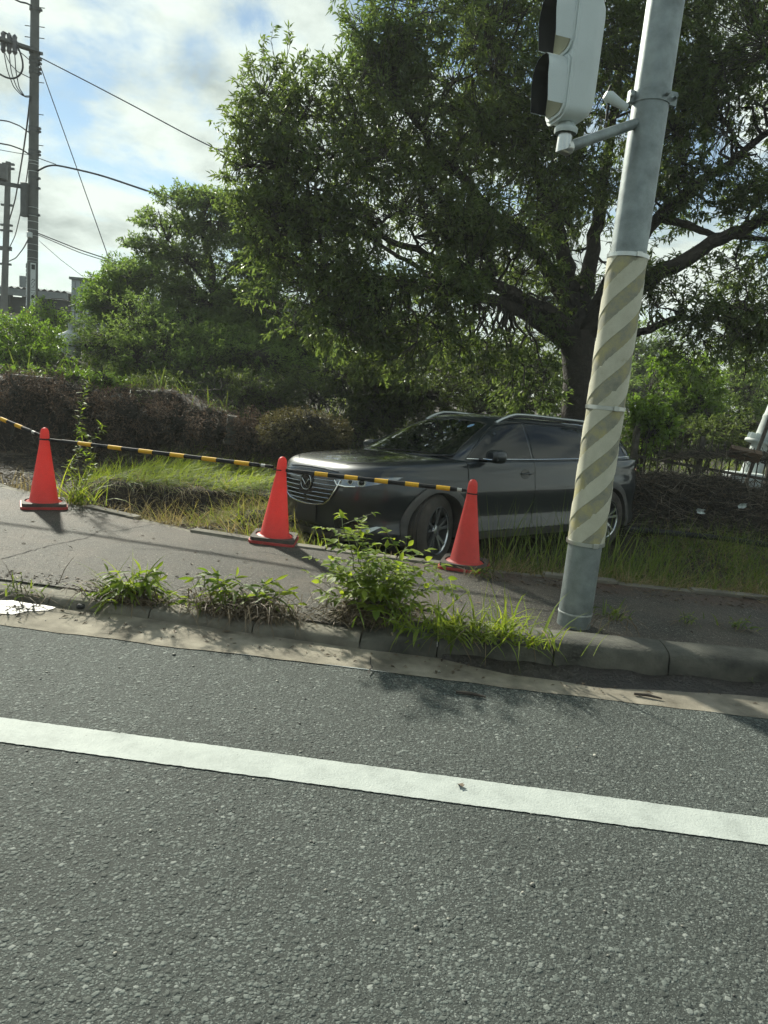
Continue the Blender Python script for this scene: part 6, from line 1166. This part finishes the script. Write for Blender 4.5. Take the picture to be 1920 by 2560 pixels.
# shed, hut with stair rail, storage panels, bulk bag
MT['roofgrey'] = simple('shed_roofing', (0.16, 0.18, 0.185), .6, var=.15)
MT['sheddark'] = simple('shed_cladding', (0.028, 0.034, 0.037), .8, var=.2)
a, b_ = W(-60, 716, 35), W(183, 735, 35); zr_ = (a[2]+b_[2])/2; sh = thing('open_shed', 'dark open-fronted shed with a corrugated roof edge behind the poles', 'building', (a[0], 35, 0)); LX = b_[0]-a[0]
zg = gz(a[0], 35)-.1; nR = int(LX/.33); V = []; F = []
for k in range(nR*2+1):
    x_ = k*LX/(nR*2); h = .10 if k % 2 else 0
    V += [(x_, -.55, zr_+h), (x_, 4.2, zr_+.12+h)]
F = [(2*k, 2*k+2, 2*k+3, 2*k+1) for k in range(nR*2)]; MB().add(V, F).build('roof', MT['roofgrey'], sh)
MB().box((LX/2, -.5, zr_-.17), (LX, .10, .32)).build('fascia', MT['roofgrey'], sh); MB().box((LX/2, 4.0, (zr_+zg)/2), (LX, .15, zr_-zg)).build('back_wall', MT['sheddark'], sh); MB().box((LX/2, .1, zr_-.75), (LX, .12, .8)).build('front_panel', MT['sheddark'], sh)
for f_ in (.02, .35, .68, .98): MB().box((LX*f_, 0, (zr_+zg)/2), (.2, .2, zr_-zg-.3)).build('post', MT['sheddark'], sh)
c = W(66, 722, 36); MB().box((c[0]-a[0], 1.2, zr_+.5), (.7, .5, .55)).build('roof_box', MT['roofgrey'], sh)
hb = W(199, 770, 26); ht = W(199, 700, 26); hz_ = gz(hb[0], 26)-.1; hu = thing('white_hut', 'white panelled hut with a grey-topped flat roof behind the shrubs', 'building', (hb[0], 26, hz_)); HH_ = ht[2]-hz_
MT['hutwhite'] = simple('hut_panel', (0.42, 0.47, 0.49), .5, var=.08)
MB().box((.15, .9, HH_/2), (.95, 1.8, HH_)).build('wall', MT['hutwhite'], hu)
for x_ in (-.18, .02, .22, .42): MB().box((x_, -.008, HH_/2), (.015, .02, HH_-.1)).build('panel_joint', MT['roofgrey'], hu)
MB().box((.15, .9, HH_+.04), (1.08, 1.95, .09)).build('roof', MT['roofgrey'], hu)
rt = thing('stair_rail', 'dark metal stair railing with balusters in front of the white hut', 'railing', tuple(W(172, 770, 24.5))); r0 = W(172, 770, 24.5)
A_, B_, C_ = W(172, 767, 24.5)-r0, W(207, 755, 24.5)-r0, W(232, 759, 24.7)-r0; MB().tube([A_, B_, C_], .03, 8).build('handrail', MT['hardware'], rt, True)
for k in range(8):
    f_ = k/7; q = A_+(B_-A_)*f_*1.6 if f_ < .62 else B_+(C_-B_)*(f_-.62)/.38; MB().tube([q, q+np.array([0, 0, -.55])], .014 if k != 4 else .04, 6).build('baluster', MT['hardware'], rt)
pb = W(40, 810, 29); pz = gz(pb[0], 29); pn = thing('storage_panel', 'white panel storage wall with rusty frame between the two poles', 'wall', (pb[0], 29, pz-.05)); ph = W(40, 783, 29)[2]-pz
for k in range(3): MB().box((-.55+.55*k, 0, ph/2), (.53, .05, ph)).build('panel', MT['hutwhite'], pn)
MB().box((0, -.03, ph), (1.75, .08, .09)).build('top_rail', simple('rusty_frame', (0.22, .17, .12), .7, var=.3), pn)
bgc = W(172, 868, 15.5); bb = thing('bulk_bag', 'white woven bulk bag with gathered neck among the shrubs', 'bag', tuple(bgc)); V = []; n = 20
for k, (r_, z) in enumerate([(.20, -.25), (.25, -.10), (.26, .08), (.25, .20), (.22, .27), (.13, .32), (.06, .38), (.09, .46), (.12, .52)]):
    for j in range(n):
        a_ = 2*PI*j/n; rr = r_*(1+.06*math.sin(3*a_+k)+.05*math.sin(7*a_+2*k)+(.16*math.sin(9*a_) if z > .3 else 0)); V.append((rr*math.cos(a_)+(.10*max(0, z-.2)/.3), rr*math.sin(a_), z))
F = [(i*n+j, i*n+(j+1) % n, (i+1)*n+(j+1) % n, (i+1)*n+j) for i in range(8) for j in range(n)]; MB().add(V, F).build('sack', simple('woven_white', (0.55, .58, .58), .6, var=.15, vs=8), bb, True)
MB().lathe([(.268, .02), (.275, .035), (.268, .05)], 20).build('strap', MT['black'], bb)

# ------------------------------------------------------------------ thin haze added to lift the shadows, standing in for window glare
hm = bpy.data.materials.new('shadow_lift_haze'); hm.use_nodes = True; hn = hm.node_tree; hn.nodes.clear(); ho = nd(hn, 'ShaderNodeOutputMaterial'); hv = nd(hn, 'ShaderNodeVolumePrincipled'); hv.inputs['Color'].default_value = (0.90, 0.95, 0.92, 1); hv.inputs['Density'].default_value = 0.0017; hv.inputs['Anisotropy'].default_value = 0.0; hn.links.new(hv.outputs[0], ho.inputs['Volume'])
hz = MB().box((0, 0, 7.0), (1900, 1900, 19.0)).build('haze', hm); hz['kind'] = 'stuff'; hz['label'] = 'thin haze added over the road to lift the shadows'; hz['category'] = 'haze'
